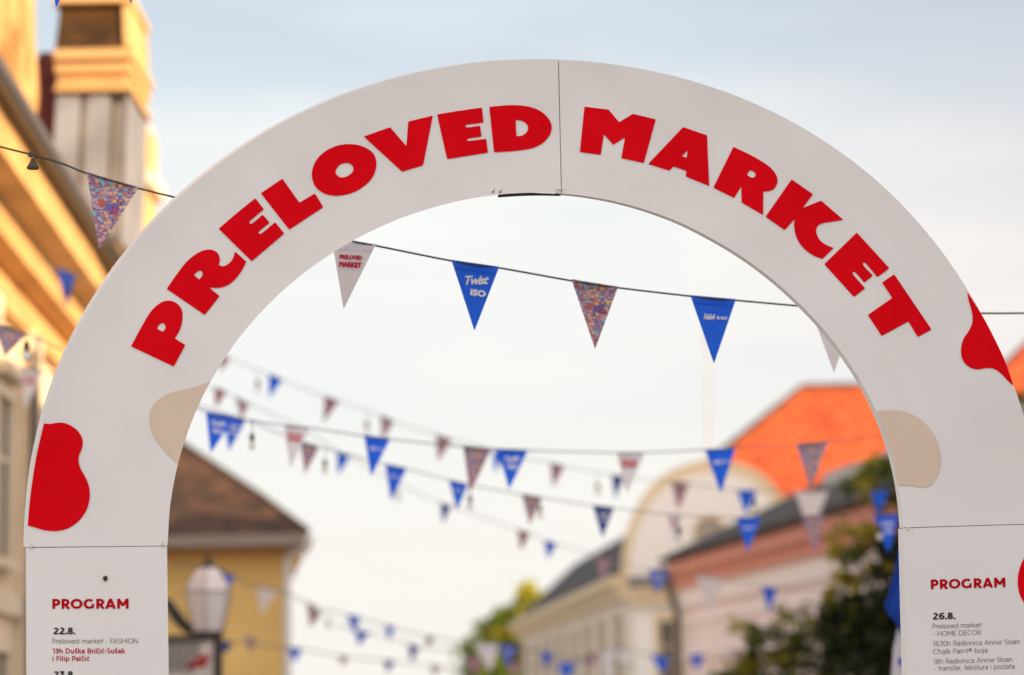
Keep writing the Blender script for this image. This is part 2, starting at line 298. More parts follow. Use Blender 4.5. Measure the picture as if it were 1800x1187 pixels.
# geometric sans letters drawn as strokes (cap height 1), any weight
def ARC(cx, cy, rx, ry, a0, a1, n=18): return [(cx + rx * math.cos(R(a0 + (a1 - a0) * i / n)), cy + ry * math.sin(R(a0 + (a1 - a0) * i / n))) for i in range(n + 1)]
def glyph(c, w):
    h = w / 2; l = .09 + h; X = .73; q = ARC
    ring = lambda cx, cy, rx, ry: q(cx, cy, rx - h, ry - h, 90, 450, 26)
    acc = {'š': 's', 'č': 'c', 'ć': 'c'}
    if c in acc:
        a, s_ = glyph(acc[c], w); m = a / 2
        return a, s_ + ([[(m, X + .10), (m + .14, X + .28)]] if c == 'ć' else [[(m - .16, X + .27), (m, X + .11), (m + .16, X + .27)]])
    def bowl(y0, y1, xr, xs=.40): return [(l, y1 - h), (xs, y1 - h)] + q(xs, (y0 + y1) / 2, xr - xs - h, (y1 - y0) / 2 - h, 90, -90, 12)[1:-1] + [(xs, y0 + h), (l, y0 + h)]
    stem = [(l, 0), (l, 1)]; xst = [(l, 0), (l, X)]
    hump = lambda x0, x1: [(x1, 0), (x1, X - (x1 - x0) / 2 - h)] + q((x0 + x1) / 2, X - (x1 - x0) / 2 - h, (x1 - x0) / 2, (x1 - x0) / 2, 0, 180, 12)[1:]
    G = {
    'P': (.76, [stem, bowl(.32, 1, .74)]), 'R': (.80, [stem, bowl(.32, 1, .74), [(.42, .36), (.70, 0)]]), 'O': (1.06, [ring(.53, .5, .49, .5)]),
    'G': (1.0, [q(.51, .5, .47 - h, .5 - h, 46, 318) + [(.92 - h, .2), (.92 - h, .5)]]), 'A': (.92, [[(.03 + h * .9, 0), (.46, 1)], [(.46, 1), (.89 - h * .9, 0)], [(.22, .27), (.70, .27)]]),
    'M': (1.12, [stem, [(l, .97), (.56, .30)], [(.56, .30), (1.12 - l, .97)], [(1.12 - l, 0), (1.12 - l, 1)]]),
    'F': (.70, [stem, [(l, 1 - h), (.67, 1 - h)], [(l, .48), (.60, .48)]]), 'E': (.74, [stem, [(l, 1 - h), (.67, 1 - h)], [(l, .5), (.61, .5)], [(l, h), (.69, h)]]),
    'S': (.68, [q(.34, (1 - h + .52) / 2, .29 - h, (1 - h - .52) / 2, 38, 270) + q(.34, (.52 + h) / 2, .30 - h, (.52 - h) / 2, 90, -142)[1:]]),
    'H': (.98, [stem, [(.98 - l, 0), (.98 - l, 1)], [(l, .5), (.98 - l, .5)]]), 'I': (.20 + w, [stem]), 'N': (.98, [stem, [(l, .96), (.98 - l, .04)], [(.98 - l, 0), (.98 - l, 1)]]),
    'D': (.96, [stem, bowl(0, 1, .92, .42)]), 'C': (.92, [q(.51, .5, .47 - h, .5 - h, 46, 314)]), 'B': (.82, [stem, bowl(.5 - h, 1, .72), bowl(0, .5 + h, .77)]),
    '1': (.38 + w, [[(.04, 1 - h), (.22, 1 - h)], [(.22 + h, 1), (.22 + h, 0)]]), '2': (.68, [q(.33, .70, .28 - h, .30 - h, 155, -40) + [(.12, h * 1.2)], [(.05, h), (.63, h)]]),
    '3': (.67, [[(.06, 1 - h), (.60, 1 - h)], [(.52, 1 - h), (.27, .60)], [(.22, .59), (.30, .59)] + q(.30, .30 + h / 2, .32 - h, .29 - h / 2, 88, -145)]), '6': (.70, [ring(.36, .32, .31, .32), q(.45, .5, .40 - h, .5 - h, 180, 62)]),
    '8': (.70, [ring(.35, .76 - h / 2, .27, .24 + h / 2), ring(.35, .28, .31, .28)]), '9': (.70, [ring(.34, .68, .31, .32), q(.25, .5, .40 - h, .5 - h, 0, -118)]), '0': (.74, [ring(.37, .5, .33, .5)]),
    '.': (.24, [[(.12, 0), (.12, w * 1.15)]]), ':': (.24, [[(.12, 0), (.12, w * 1.15)], [(.12, .5), (.12, .5 + w * 1.15)]]), ',': (.24, [[(.13, w), (.08, -.14)]]), '-': (.44, [[(.07, .36), (.37, .36)]]), ' ': (.40, []),
    'o': (.80, [ring(.40, X / 2, .36, X / 2)]), 'c': (.66, [q(.40, X / 2, .36 - h, X / 2 - h, 48, 312)]), 'e': (.78, [[(.06 + h, X / 2), (.73 - h * .4, X / 2)], q(.40, X / 2, .36 - h, X / 2 - h, 0, 318)]),
    'a': (.68, [[(.10, X - .13)] + q(.33, X - h - .2, .24 - h / 2, .2, 118, 0, 8) + [(.57 - h / 2, 0)], [(.57 - h, .42), (.30, .42)] + q(.28, .21 + h / 2, .22 - h, .21 - h / 2, 90, 270, 10) + [(.36, h), (.57 - h, .17)]]),
    'b': (.84, [stem, ring(.43, X / 2, .36, X / 2)]), 'd': (.84, [ring(.41, X / 2, .36, X / 2), [(.75 - h, 0), (.75 - h, 1.02)]]), 'p': (.84, [[(l, -.27), (l, X)], ring(.43, X / 2, .36, X / 2)]),
    'h': (.80, [[(l, 0), (l, 1.02)], hump(l, .71 - h)]), 'n': (.80, [xst, hump(l, .71 - h)]), 'm': (1.22, [xst, hump(l, .63 - h * .2), hump(.63 - h * .2, 1.13 - h)]), 'r': (.48, [xst, q(.44, X - .30 - h, .44 - l, .30, 180, 92, 8)]),
    'u': (.80, [[(l, X), (l, .30)] + q(.40, .30 + h * 0, .40 - l, .30 - h, 180, 360, 12)[1:] + [(.80 - l, X)], [(.80 - l, 0), (.80 - l, X)]]),
    'i': (.20 + w, [xst, [(l, .90), (l, .90 + max(w, .1))]]), 'j': (.22 + w, [[(l, X), (l, -.12)] + q(l - .12, -.12, .12, .12, 0, -85, 6)[1:], [(l, .90), (l, .90 + max(w, .1))]]), 'l': (.20 + w, [[(l, 0), (l, 1.02)]]),
    'k': (.72, [[(l, 0), (l, 1.02)], [(l, .24), (.62, X)], [(.30, .42), (.66, 0)]]), 's': (.60, [q(.30, (X - h + .38) / 2, .25 - h, (X - h - .38) / 2, 38, 270) + q(.30, (.38 + h) / 2, .26 - h, (.38 - h) / 2, 90, -142)[1:]]),
    't': (.48, [[(.20 + h, .92), (.20 + h, .20)] + q(.38, .20, .18 - h, .20 - h, 180, 285, 8)[1:], [(.04, X - h), (.44, X - h)]]), 'f': (.44, [[(.16 + h, 0), (.16 + h, .80)] + q(.36, .80, .20 - h, .22 - h, 180, 80, 8)[1:], [(.04, X - h), (.42, X - h)]]),
    'v': (.70, [[(.03 + h * .8, X), (.35, 0)], [(.35, 0), (.67 - h * .8, X)]]), 'z': (.62, [[(.07, X - h), (.55, X - h)], [(.50, X - h * 1.2), (.10, h * 1.2)], [(.06, h), (.56, h)]]),
    '®': (.74, [ring(.37, .62, .33, .33), [(.28, .48), (.28, .76), (.42, .74), (.42, .63), (.28, .62)], [(.36, .62), (.46, .48)]]),
    }
    return G[c]
def stroke_text(mb, s, x, y, wd, cap, w, ang, to):
    """baseline starts at photo pixel x, y; total width and cap height in photo pixels"""
    pen = 0; lines = []
    for c in s:
        a, st = glyph(c, w); lines += [[(px + pen, py) for px, py in p] for p in st]; pen += a
    x0 = min(p[0] for l in lines for p in l) - w / 2; x1 = max(p[0] for l in lines for p in l) + w / 2
    kx = wd / (x1 - x0) / cap; c_, s_ = math.cos(R(ang)), math.sin(R(ang))
    for i, ln in enumerate(lines):
        P_ = [Vector(p) for p in ln]; closed = (P_[0] - P_[-1]).length < 1e-4; vs = []; n = len(P_)
        for k, p in enumerate(P_):
            a = P_[k - 1] if k else (P_[-2] if closed else None); b = P_[k + 1] if k < n - 1 else (P_[1] if closed else None)
            d1 = (p - a).normalized() if a is not None else None; d2 = (b - p).normalized() if b is not None else None
            d1 = d1 or d2; d2 = d2 or d1
            n1, n2 = Vector((-d1.y, d1.x)), Vector((-d2.y, d2.x)); m = n1 + n2
            m = m / max(.35, m.dot(n1)) if m.length > 1e-6 else n1
            for e in (w / 2, -w / 2):
                u, v = ((p + m * e).x - x0) * kx * cap, (p + m * e).y * cap
                vs.append(tuple(to(x + u * c_ - v * s_, y - u * s_ - v * c_) + Vector((0, -.00008 * (i % 9), 0))))
        mb.add(vs, [(2 * k, 2 * k + 1, 2 * k + 3, 2 * k + 2) for k in range(n - 1)])

# ------------------------------------------------------------------ ground
g = MB().box(-1500, 1500, -800, 2200, -.5, 0).build('ground', MT['ground']); tag(g, kind='structure')
st = MB().box(-2.6, 3.0, -40, 260, .004, .008).build('street', MT['street']); tag(st, kind='structure')

# ------------------------------------------------------------------ the arch
AY = 9.4
OUT_L = [(47,962),(47,930),(51,880),(56.5,835),(64,800),(77.5,737),(94,680),(116,622),(135,585),(158,538),(189,487.6),(216,450.6),(263,400),(311,349.5),(376,297.5),(450,244.5),(530,200),(620,159.6),(717,130.6),(813,111.5),(890,104.8),(942,103.2),(981,104.3)]
IN_L = [(986,341.2),(942,340),(874.6,343.3),(797,354.6),(716.7,377),(665,399.7),(612,428.6),(553,466.6),(498,511),(447,561),(409.6,612),(371,668.6),(349,710),(332,752),(313,816),(300.5,886),(294.3,959.5)]
OUT_R = [(982.2,104.4),(1035,108.5),(1087,116),(1143,126),(1200,139.5),(1264.8,160.5),(1316,178),(1366,200),(1413,224.5),(1458.5,252.6),(1508,287.5),(1551,324),(1590,364.5),(1627,408.5),(1655,444),(1680,480),(1700,512.7),(1728.6,557.5),(1765.6,631.6),(1782.5,678),(1797.6,721),(1815,785),(1828,855),(1836,920)]
IN_R = [(1587.5,927.5),(1585,895),(1579,853.5),(1570.4,812),(1557,768),(1541,722.3),(1523,685.4),(1501,648),(1467,605),(1425,556),(1366,501),(1298.5,446.4),(1214,396.5),(1148.4,371.5),(1087,356.5),(1030,346.5),(988.4,341.2)]
arch = thing('arch_gate', 'large white arch gate lettered in red with a programme on each leg', 'arch', at(942, 960, AY) * 1.0)
arch.location.z = 0; arch['_o'] = tuple(arch.location)
def dense(pts, closed_smooth=True):
    out = []
    for i in range(len(pts)):
        a, b = Vector(pts[i]), Vector(pts[min(i + 1, len(pts) - 1)])
        p, q = Vector(pts[max(i - 1, 0)]), Vector(pts[min(i + 2, len(pts) - 1)])
        if i == len(pts) - 1: out.append(a); break
        ta, tb = (b - p) * (.5 if i else 1), (q - a) * (.5 if i < len(pts) - 2 else 1)
        for j in range(4):
            t = j / 4; t2, t3 = t*t, t*t*t
            out.append(a * (2*t3 - 3*t2 + 1) + ta * (t3 - 2*t2 + t) + b * (3*t2 - 2*t3) + tb * (t3 - t2))
    return out
def smooth_outline(A, B, deg=9):
    """one smooth curve through both halves of a rim"""
    import numpy as np
    al = list(A) + list(B); th = np.array([math.atan2(985 - y, x - 942) for x, y in al]); r = np.array([math.hypot(x - 942, y - 985) for x, y in al])
    po = np.polynomial.Chebyshev.fit(th, r, deg, w=np.where((th < .1) | (th > 3.05), 4, 1)); rr = po(th)
    q = [(942 + a * math.cos(t), 985 - a * math.sin(t)) for a, t in zip(rr, th)]
    return q[:len(A)], q[len(A):]
OUT_L, OUT_R = smooth_outline(OUT_L, OUT_R)
IN_L, IN_R = smooth_outline(IN_L, IN_R)
def board(name, outline, depth, sx, sy, m, y0=AY, parent=arch):
    mb = MB(); v, f = fill2d([outline]); n = len(outline)
    fa = [tuple(at(p[0], p[1], y0)) for p in outline]
    k = (y0 + depth) / y0
    bk = []
    for p in fa:                                              # the rim leans: the back edge sits left of the front edge
        q = Vector(p); bk.append((q.x + sx / 452, y0 + depth, q.z + sy / 452))
    mb.add(fa + bk, [(i, (i + 1) % n, n + (i + 1) % n, n + i) for i in range(n)], 0)
    mb.add([tuple(at(a, b, y0)) for a, b in v], f, 0)
    w_ = [(at(a, b, y0)) for a, b in v]
    mb.add([(q.x + sx / 452, y0 + depth, q.z + sy / 452) for q in w_], [t[::-1] for t in f], 0)
    return mb.build(name, m, parent)
def polar(pts):
    q = sorted((math.atan2(985 - p[1], p[0] - 942), math.hypot(p[0] - 942, p[1] - 985)) for p in pts)
    return [a for a, _ in q], [b for _, b in q]
PO_, PI_ = polar(dense(OUT_L) + dense(OUT_R)), polar(dense(IN_L) + dense(IN_R))
def interp(x, t):
    xs, ys = t
    if x <= xs[0]: return ys[0]
    if x >= xs[-1]: return ys[-1]
    i = max(k for k in range(len(xs)) if xs[k] <= x); i = min(i, len(xs) - 2)
    return ys[i] + (ys[i + 1] - ys[i]) * (x - xs[i]) / max(1e-9, xs[i + 1] - xs[i])
def bow(px, py):
    """how far the sheet leans out from its frame towards the outer rim, and how it waves"""
    a = math.atan2(985 - py, px - 942); a = a if a > -1 else a + 2 * math.pi
    ro, ri = interp(a, PO_), interp(a, PI_); t = min(1, max(0, (math.hypot(px - 942, py - 985) - ri) / (ro - ri)))
    e = min(1, max(0, min(a - .07, math.pi - .02 - a) / .35)); e = e * e * (3 - 2 * e)
    wv = .0016 * math.sin(px * .021 + py * .013) + .0013 * math.sin(px * .037 - py * .029 + 1.3)
    return e * (.058 * t * t + (1 - (2 * t - 1) ** 2) * (.004 + wv * 2))
def resample(pts, n):
    L_ = [0]
    for a, b in zip(pts, pts[1:]): L_.append(L_[-1] + (b - a).length)
    out = []; j = 0
    for i in range(n + 1):
        t = L_[-1] * i / n
        while j < len(pts) - 2 and L_[j + 1] < t: j += 1
        out.append(pts[j] + (pts[j + 1] - pts[j]) * ((t - L_[j]) / max(1e-9, L_[j + 1] - L_[j])))
    return out
def arch_sheet(outer, inner, depth, sx, sy, n=90, m=14):
    o_, i_ = resample(dense(outer), n), resample(dense(inner)[::-1], n); vs = []; bk = []
    for a, b in zip(o_, i_):
        for k in range(m + 1):
            q = a + (b - a) * (k / m); f = at(q.x, q.y, AY - bow(q.x, q.y)); g_ = at(q.x, q.y, AY)
            vs.append(tuple(f)); bk.append((g_.x + sx / 452, AY + depth, g_.z + sy / 452))
    w_ = m + 1; N_ = len(vs); fs = []; sm = []
    for i in range(n):
        for k in range(m):
            p = i * w_ + k; fs += [(p, p + w_, p + w_ + 1, p + 1), (N_ + p, N_ + p + 1, N_ + p + w_ + 1, N_ + p + w_)]
        for k in (0, m): p = i * w_ + k; fs.append((p, N_ + p, N_ + p + w_, p + w_))
    for k in range(m):
        for i in (0, n): p = i * w_ + k; fs.append((p, p + 1, N_ + p + 1, N_ + p))
    o = MB().add(vs + bk, fs).build('arch_panel', MT['board'], arch, smooth=True)
    import bmesh
    bm = bmesh.new(); bm.from_mesh(o.data); bmesh.ops.recalc_face_normals(bm, faces=bm.faces)
    for e in bm.edges:
        if e.calc_face_angle(0) > .6: e.smooth = False
    bm.to_mesh(o.data); bm.free()
    return o
pl = arch_sheet(OUT_L, IN_L, .016, -7, 3)
pr = arch_sheet(OUT_R, IN_R, .022, -5, -.5)
def down(px, y):                                             # leg corner on the ground below pixel px, y
    q = at(px, y, AY); return (q.x, AY, 0)
def leg(px):
    tl, tr = px; a, b = at(*tl, AY), at(*tr, AY)
    la, lb = at(tl[0] + 1.0, 1187, AY), at(tr[0] + (3 if tr[0] < 900 else 8), 1187, AY)
    if tl[0] > 900: la = at(1594.3, 1187, AY)
    def ext(p, q): t = (p.z - .02) / (p.z - q.z); return p + (q - p) * t
    return [tuple(a), tuple(ext(a, la)), tuple(ext(b, lb)), tuple(b)]
legs = []
for q, dep, sx in ((((47.5, 963.3), (293.6, 960.5)), .016, -4), (((1587.8, 928.8), (1837.5, 921.2)), .03, -7)):
    o_ = leg(q)
    legs.append(MB().prism(o_[::-1], [(x + sx / 452, AY + dep, z) for x, y, z in o_][::-1]).build('leg_panel', MT['board'], arch))
# dark frame behind the joints, thin edging under the crown, feet
def bar(pts, dep, y0, m, name):
    a = [tuple(at(x, y, y0)) for x, y in pts]
    return MB().prism(a[::-1], [(x, y + dep, z) for x, y, z in a][::-1]).build(name, m, arch)
bar([(972, 112), (993, 112), (996, 336), (976, 337)], .05, AY + .034, MT['dark'], 'joint_batten')
bar([(56, 952), (285, 948), (285, 975), (56, 978)], .05, AY + .034, MT['dark'], 'joint_batten')
bar([(1596, 918), (1825, 912), (1825, 938), (1598, 940)], .05, AY + .034, MT['dark'], 'joint_batten')
lip = dense([(875, 344.6), (905, 342.6), (942, 341.4), (986, 342)]) + [Vector((986, 341)), Vector((905, 338)), Vector((876, 341))]
bar([tuple(p) for p in lip], .03, AY + .018, MT['dark'], 'edge_strip')  # white edging coloured dark: the shade of its underside is in the colour
for q0, q1 in ((50, 290), (1592, 1834)):
    a, b = at(q0, 1187, AY), at(q1, 1187, AY)
    MB().box(a.x - .02, b.x + .02, AY - .25, AY + .45, 0.004, .05).build('base_plate', MT['metal'], arch)
# stickers: letters and blobs
def decal(name, loops, m, parent, y, holes=()):
    import bmesh
    v, f = fill2d([curve_pts(l) for l in loops])
    bm = bmesh.new(); bv = [bm.verts.new((a, b, 0)) for a, b in v]
    for q in f: bm.faces.new([bv[i] for i in q])
    for ax in (0, 1):                                        # cut fine enough to lie on the bent sheet
        lo, hi = min(q[ax] for q in v), max(q[ax] for q in v); c = lo + 15
        while c < hi:
            p_ = [0, 0, 0]; n_ = [0, 0, 0]; p_[ax] = c; n_[ax] = 1
            bmesh.ops.bisect_plane(bm, geom=bm.verts[:] + bm.edges[:] + bm.faces[:], plane_co=p_, plane_no=n_, dist=1e-4); c += 15
    bm.verts.index_update()
    vv = [(q.co.x, q.co.y) for q in bm.verts]; ff = [tuple(q.index for q in t.verts) for t in bm.faces]; bm.free()
    bf = bow if parent in (pl, pr) else (lambda a, b: 0)
    return MB().add([tuple(at(a, b, y - .001 - bf(a, b))) for a, b in vv], ff).build(name, m, parent, smooth=True)
def z4(l): return [((220 + p[0] / 2.374, 160 + p[1] / 2.374) + tuple(p[2:])) for p in l]
def z5(l): return [((620 + p[0] / 3.1034, 100 + p[1] / 3.1034) + tuple(p[2:])) for p in l]
def z6(l): return [((1130 + p[0] / 2.3745, 160 + p[1] / 2.3745) + tuple(p[2:])) for p in l]
W1 = [
 (z4([(24,1066),(203,1150),(251,1060),(207,1033)] + S([(227,1000),(238,960),(238,920),(222,892),(196,877),(166,877),(136,892),(108,920),(82,960)])),
  z4([(133,993),(158,1005)] + S([(168,990),(165,974),(152,969),(140,978)]))),
 (z4([(173,826),(332,935),(394,856),(351,821)] + S([(380,822),(412,817),(447,797),(480,760)]) + [(506,713),(459,670)] + S([(448,702),(430,722),(410,731)]) + [(391,728)] + S([(395,700),(388,680),(373,667),(350,662),(320,668),(285,688),(252,718),(212,770)])),
  z4([(287,769),(309,787)] + S([(320,773),(322,757),(312,750),(299,756)]))),
 (z4([(390,575)] + S([(440,532),(490,490)]) + [(543,448),(579,494),(523,541,1),(518,550,1),(527,554,1),(574,516),(603,550),(559,586,1),(558,595,1),(568,595,1),(626,548),(664,595),(528,711)]),),
 (z4([(566,427),(656,366),(727,466),(792,428),(827,485),(685,579)]),),
 (z4(S([(779,355),(784,318),(802,283),(832,254),(871,233),(915,223),(962,224),(1006,238),(1036,262),(1048,295),(1045,330),(1029,365),(1000,395),(960,420),(915,434),(868,437),(825,425),(793,398)])),
  z4(S([(878,340),(886,318),(905,304),(929,301),(948,312),(952,330),(940,347),(918,359),(894,359)]))),
 (z5([(60,435),(204,384),(293,488),(303,353),(437,321),(384,592),(269,627)]),),
 (z5([(460,315)] + S([(540,301),(620,289)]) + [(705,277),(713,359),(622,371,1),(613,378,1),(622,385,1),(695,376),(702,436),(632,446,1),(624,453,1),(632,459,1),(728,447),(738,523),(515,558)]),),
 (z5([(745,273)] + S([(850,264),(930,267),(1000,284),(1050,316),(1080,358),(1085,395),(1070,435),(1037,470),(990,495),(930,508),(850,516)]) + [(771,521)]),
  z5([(889,345)] + S([(918,348),(942,360),(956,382),(954,402),(940,420),(918,431)]) + [(893,432)])),
]
W2 = [
 (z5([(1264,272),(1396,288),(1453,357),(1528,311),(1653,341),(1588,580),(1465,553),(1486,439),(1421,480),(1370,423),(1353,535),(1239,520)]),),
 (z6([(22,305),(168,151),(268,185),(277,397),(179,357),(182,334),(127,315),(111,333)]), z6([(163,272),(187,248),(183,279)])),
 (z6([(378,233)] + S([(460,273),(520,310),(551,341),(562,372),(554,401),(535,416)]) + [(503,420),(502,518),(412,466),(411,398),(381,447),(294,404)]),
  z6([(434,351),(447,330)] + S([(465,339),(471,352),(463,361),(450,360)]))),
 (z6([(621,369),(710,431),(667,489),(744,458),(837,538)] + S([(785,547),(745,554),(726,570),(726,598),(742,626),(768,644)]) + [(797,655),(749,702)] + S([(705,683),(665,650),(639,605),(631,560)]) + [(634,535),(592,581),(512,525)]),),
 (z6([(893,591),(1029,740),(979,777),(931,721,1),(923,716,1),(919,725,1),(960,771),(924,800),(886,757,1),(877,756,1),(877,765,1),(928,824),(881,860),(757,723)]),),
 (z6([(1049,765),(1205,996),(1148,1027),(1108,962),(997,1023),(939,935),(1041,864),(998,800)]),),
]
def rounded(lp, r=1.6):
    """clip sharp corners a little, as cut vinyl has"""
    out = []
    n = len(lp)
    for i, p in enumerate(lp):
        if len(p) > 2: out.append(p); continue
        P = Vector(p); a = Vector(lp[i - 1][:2]) - P; b = Vector(lp[(i + 1) % n][:2]) - P
        ra = min(r, a.length * .3); rb = min(r, b.length * .3)
        out.append(tuple(P + a.normalized() * ra)); out.append(tuple(P + (a.normalized() * ra + b.normalized() * rb) * .26)); out.append(tuple(P + b.normalized() * rb))
    return out
for word, par in ((W1, pl), (W2, pr)):
    for lt in word: decal('letter', [rounded(lt[0])] + [rounded(h, .8) for h in lt[1:]], MT['red'], par, AY - .002)
def zb(x0, y0, s, l): return [((x0 + p[0] / s, y0 + p[1] / s) + tuple(p[2:])) for p in l]
decal('red_blob', [zb(0, 650, 3.39, [(262,320)] + S([(300,323),(340,316),(378,317),(420,332),(465,367),(490,412),(492,450),(482,485),(469,520),(469,553),(481,592),(505,635),(527,685),(535,740),(528,800),(505,855),(465,905),(410,943),(350,960),(293,961),(240,951),(200,938)]) + [(165,929)] + S([(178,780),(195,650),(220,500)]))], MT['red'], pl, AY - .002)
decal('beige_blob', [[(370.6,669.4)] + S([(348,679),(325,684.5),(302,689.5),(285,697.5),(272,709.5),(264.5,722.5),(263,735),(265,752),(271.5,768),(284,786)]) + [(312.6,816)] + S([(322,783),(333,752),(350,710)])], MT['beige'], pl, AY - .002)
decal('red_blob', [[(1700,512.9)] + S([(1702.5,527),(1707,543),(1709.5,556),(1708.5,569.5),(1702,583),(1693.5,596),(1689.5,612),(1690.5,628),(1697,640),(1707,647),(1718.5,649.5),(1732,647.4),(1744,647.5),(1755.5,653.5),(1766,663.5),(1774,672)]) + [(1782,678)] + S([(1765.3,631.8),(1748,595),(1728.3,557.7)])], MT['red'], pr, AY - .002)
decal('beige_blob', [[(1541.2,722.6)] + S([(1566,721.5),(1584,722.8),(1604,729),(1622.5,741),(1637.6,758),(1647.7,778),(1652.8,800),(1652.8,820),(1647.7,837),(1639,849.5),(1627.5,855.8),(1614,856),(1597,853.3)]) + [(1579,853.6)] + S([(1570.6,812),(1557.3,768)])], MT['beige'], pr, AY - .002)
decal('red_blob', [[(1836.5,966)] + S([(1818,966),(1803,977),(1793,998),(1789,1021),(1792,1043),(1801,1060),(1816,1070)]) + [(1838,1071)]], MT['red'], legs[1], AY - .002)
AT = lambda x, y: at(x, y, AY - .002)
def print_text(rows, ang, parent):
    for s, x, y, wd, cap, m, bold, nm in rows:
        mb = MB(); stroke_text(mb, s, x, y, wd, cap, bold, ang, AT); mb.build(nm, MT[m], parent)
print_text([('PROGRAM', 92, 1070.5, 134, 17.5, 'darkred', .225, 'heading'), ('22.8.', 92.5, 1115.3, 40, 12, 'black', .20, 'date'),
            ('Preloved market - FASHION', 92, 1131.6, 150, 8.9, 'grey', .098, 'text_line'), ('19h Duška Bričić-Sušak', 92, 1149, 128, 8.9, 'darkred', .165, 'text_line'),
            ('i Filip Palčić', 92.5, 1162.2, 65, 8.9, 'darkred', .165, 'text_line'), ('23.8.', 92.5, 1192, 40, 12, 'black', .20, 'date')], 0.2, legs[0])
print_text([('PROGRAM', 1636.5, 1036, 131, 17, 'darkred', .225, 'heading'), ('26.8.', 1638.5, 1089.5, 41, 12, 'black', .20, 'date'),
            ('Preloved market', 1639, 1105.3, 87, 8.9, 'grey', .098, 'text_line'), ('- HOME DECOR', 1640, 1118.6, 84.5, 8.9, 'grey', .098, 'text_line'),
            ('16:30h Radionica Annie Sloan', 1640, 1136.3, 153, 8.9, 'grey', .098, 'text_line'), ('Chalk Paint® boja', 1640.5, 1150, 95.5, 8.9, 'grey', .098, 'text_line'),
            ('18h Radionica Annie Sloan', 1641, 1167.3, 139, 8.9, 'grey', .098, 'text_line'), ('- transfer, tekstura i pozlata', 1642, 1179.4, 141.5, 8.9, 'grey', .098, 'text_line')], 1.6, legs[1])
# cable ties through the joints
def tie(px, py, dx, dy, y=AY - .001):
    a, b = at(px - dx, py - dy, y), at(px + dx, py + dy, y); m = (a + b) / 2 + Vector((0, -.009, 0))
    q = Vector((.0, .004, .0))
    mb = MB().tube([a + Vector((0, .012, 0)), a + (m - a) * .35, m, b + (m - b) * .35, b + Vector((0, .012, 0))], .0026, 6)
    c = at(px + .3, py, y - .008); mb.box(c.x - .005, c.x + .005, c.y - .006, c.y + .004, c.z - .004, c.z + .004)
    mb.build('cable_tie', MT['tie'], arch, smooth=False)
for t in ((983.5, 332.5, 7, -1), (55, 960.5, .8, 6), (285, 956, .8, 8), (1596.5, 928.5, .8, 5)): tie(*t)
for px in (866.5, 879):
    a = at(px, 337.5, AY); MB().tube([a, a + Vector((.004, -.012, .006)), a + Vector((.009, -.014, .016))], .0024, 6).build('cable_tie', MT['tie'], arch)
    MB().tube([a + Vector((-.003, -.001, 0)), a + Vector((.003, -.002, -.001))], .003, 6).build('tie_hole', MT['dark'], arch)
bc = at(185.3, 1017.5, AY)
bug = MB().lathe((bc.x, bc.y - .004, bc.z - .011), [(.0008, 0), (.004, .003), (.0082, .009), (.0094, .014), (.0075, .019), (.003, .022), (.0006, .0225)], 14)
b_ = bug.build('beetle', MT['bug'], None, (bc.x, bc.y, bc.z), smooth=True)
tag(b_, 'tiny dark red beetle-like speck on the white panel above the left PROGRAM heading', 'beetle')

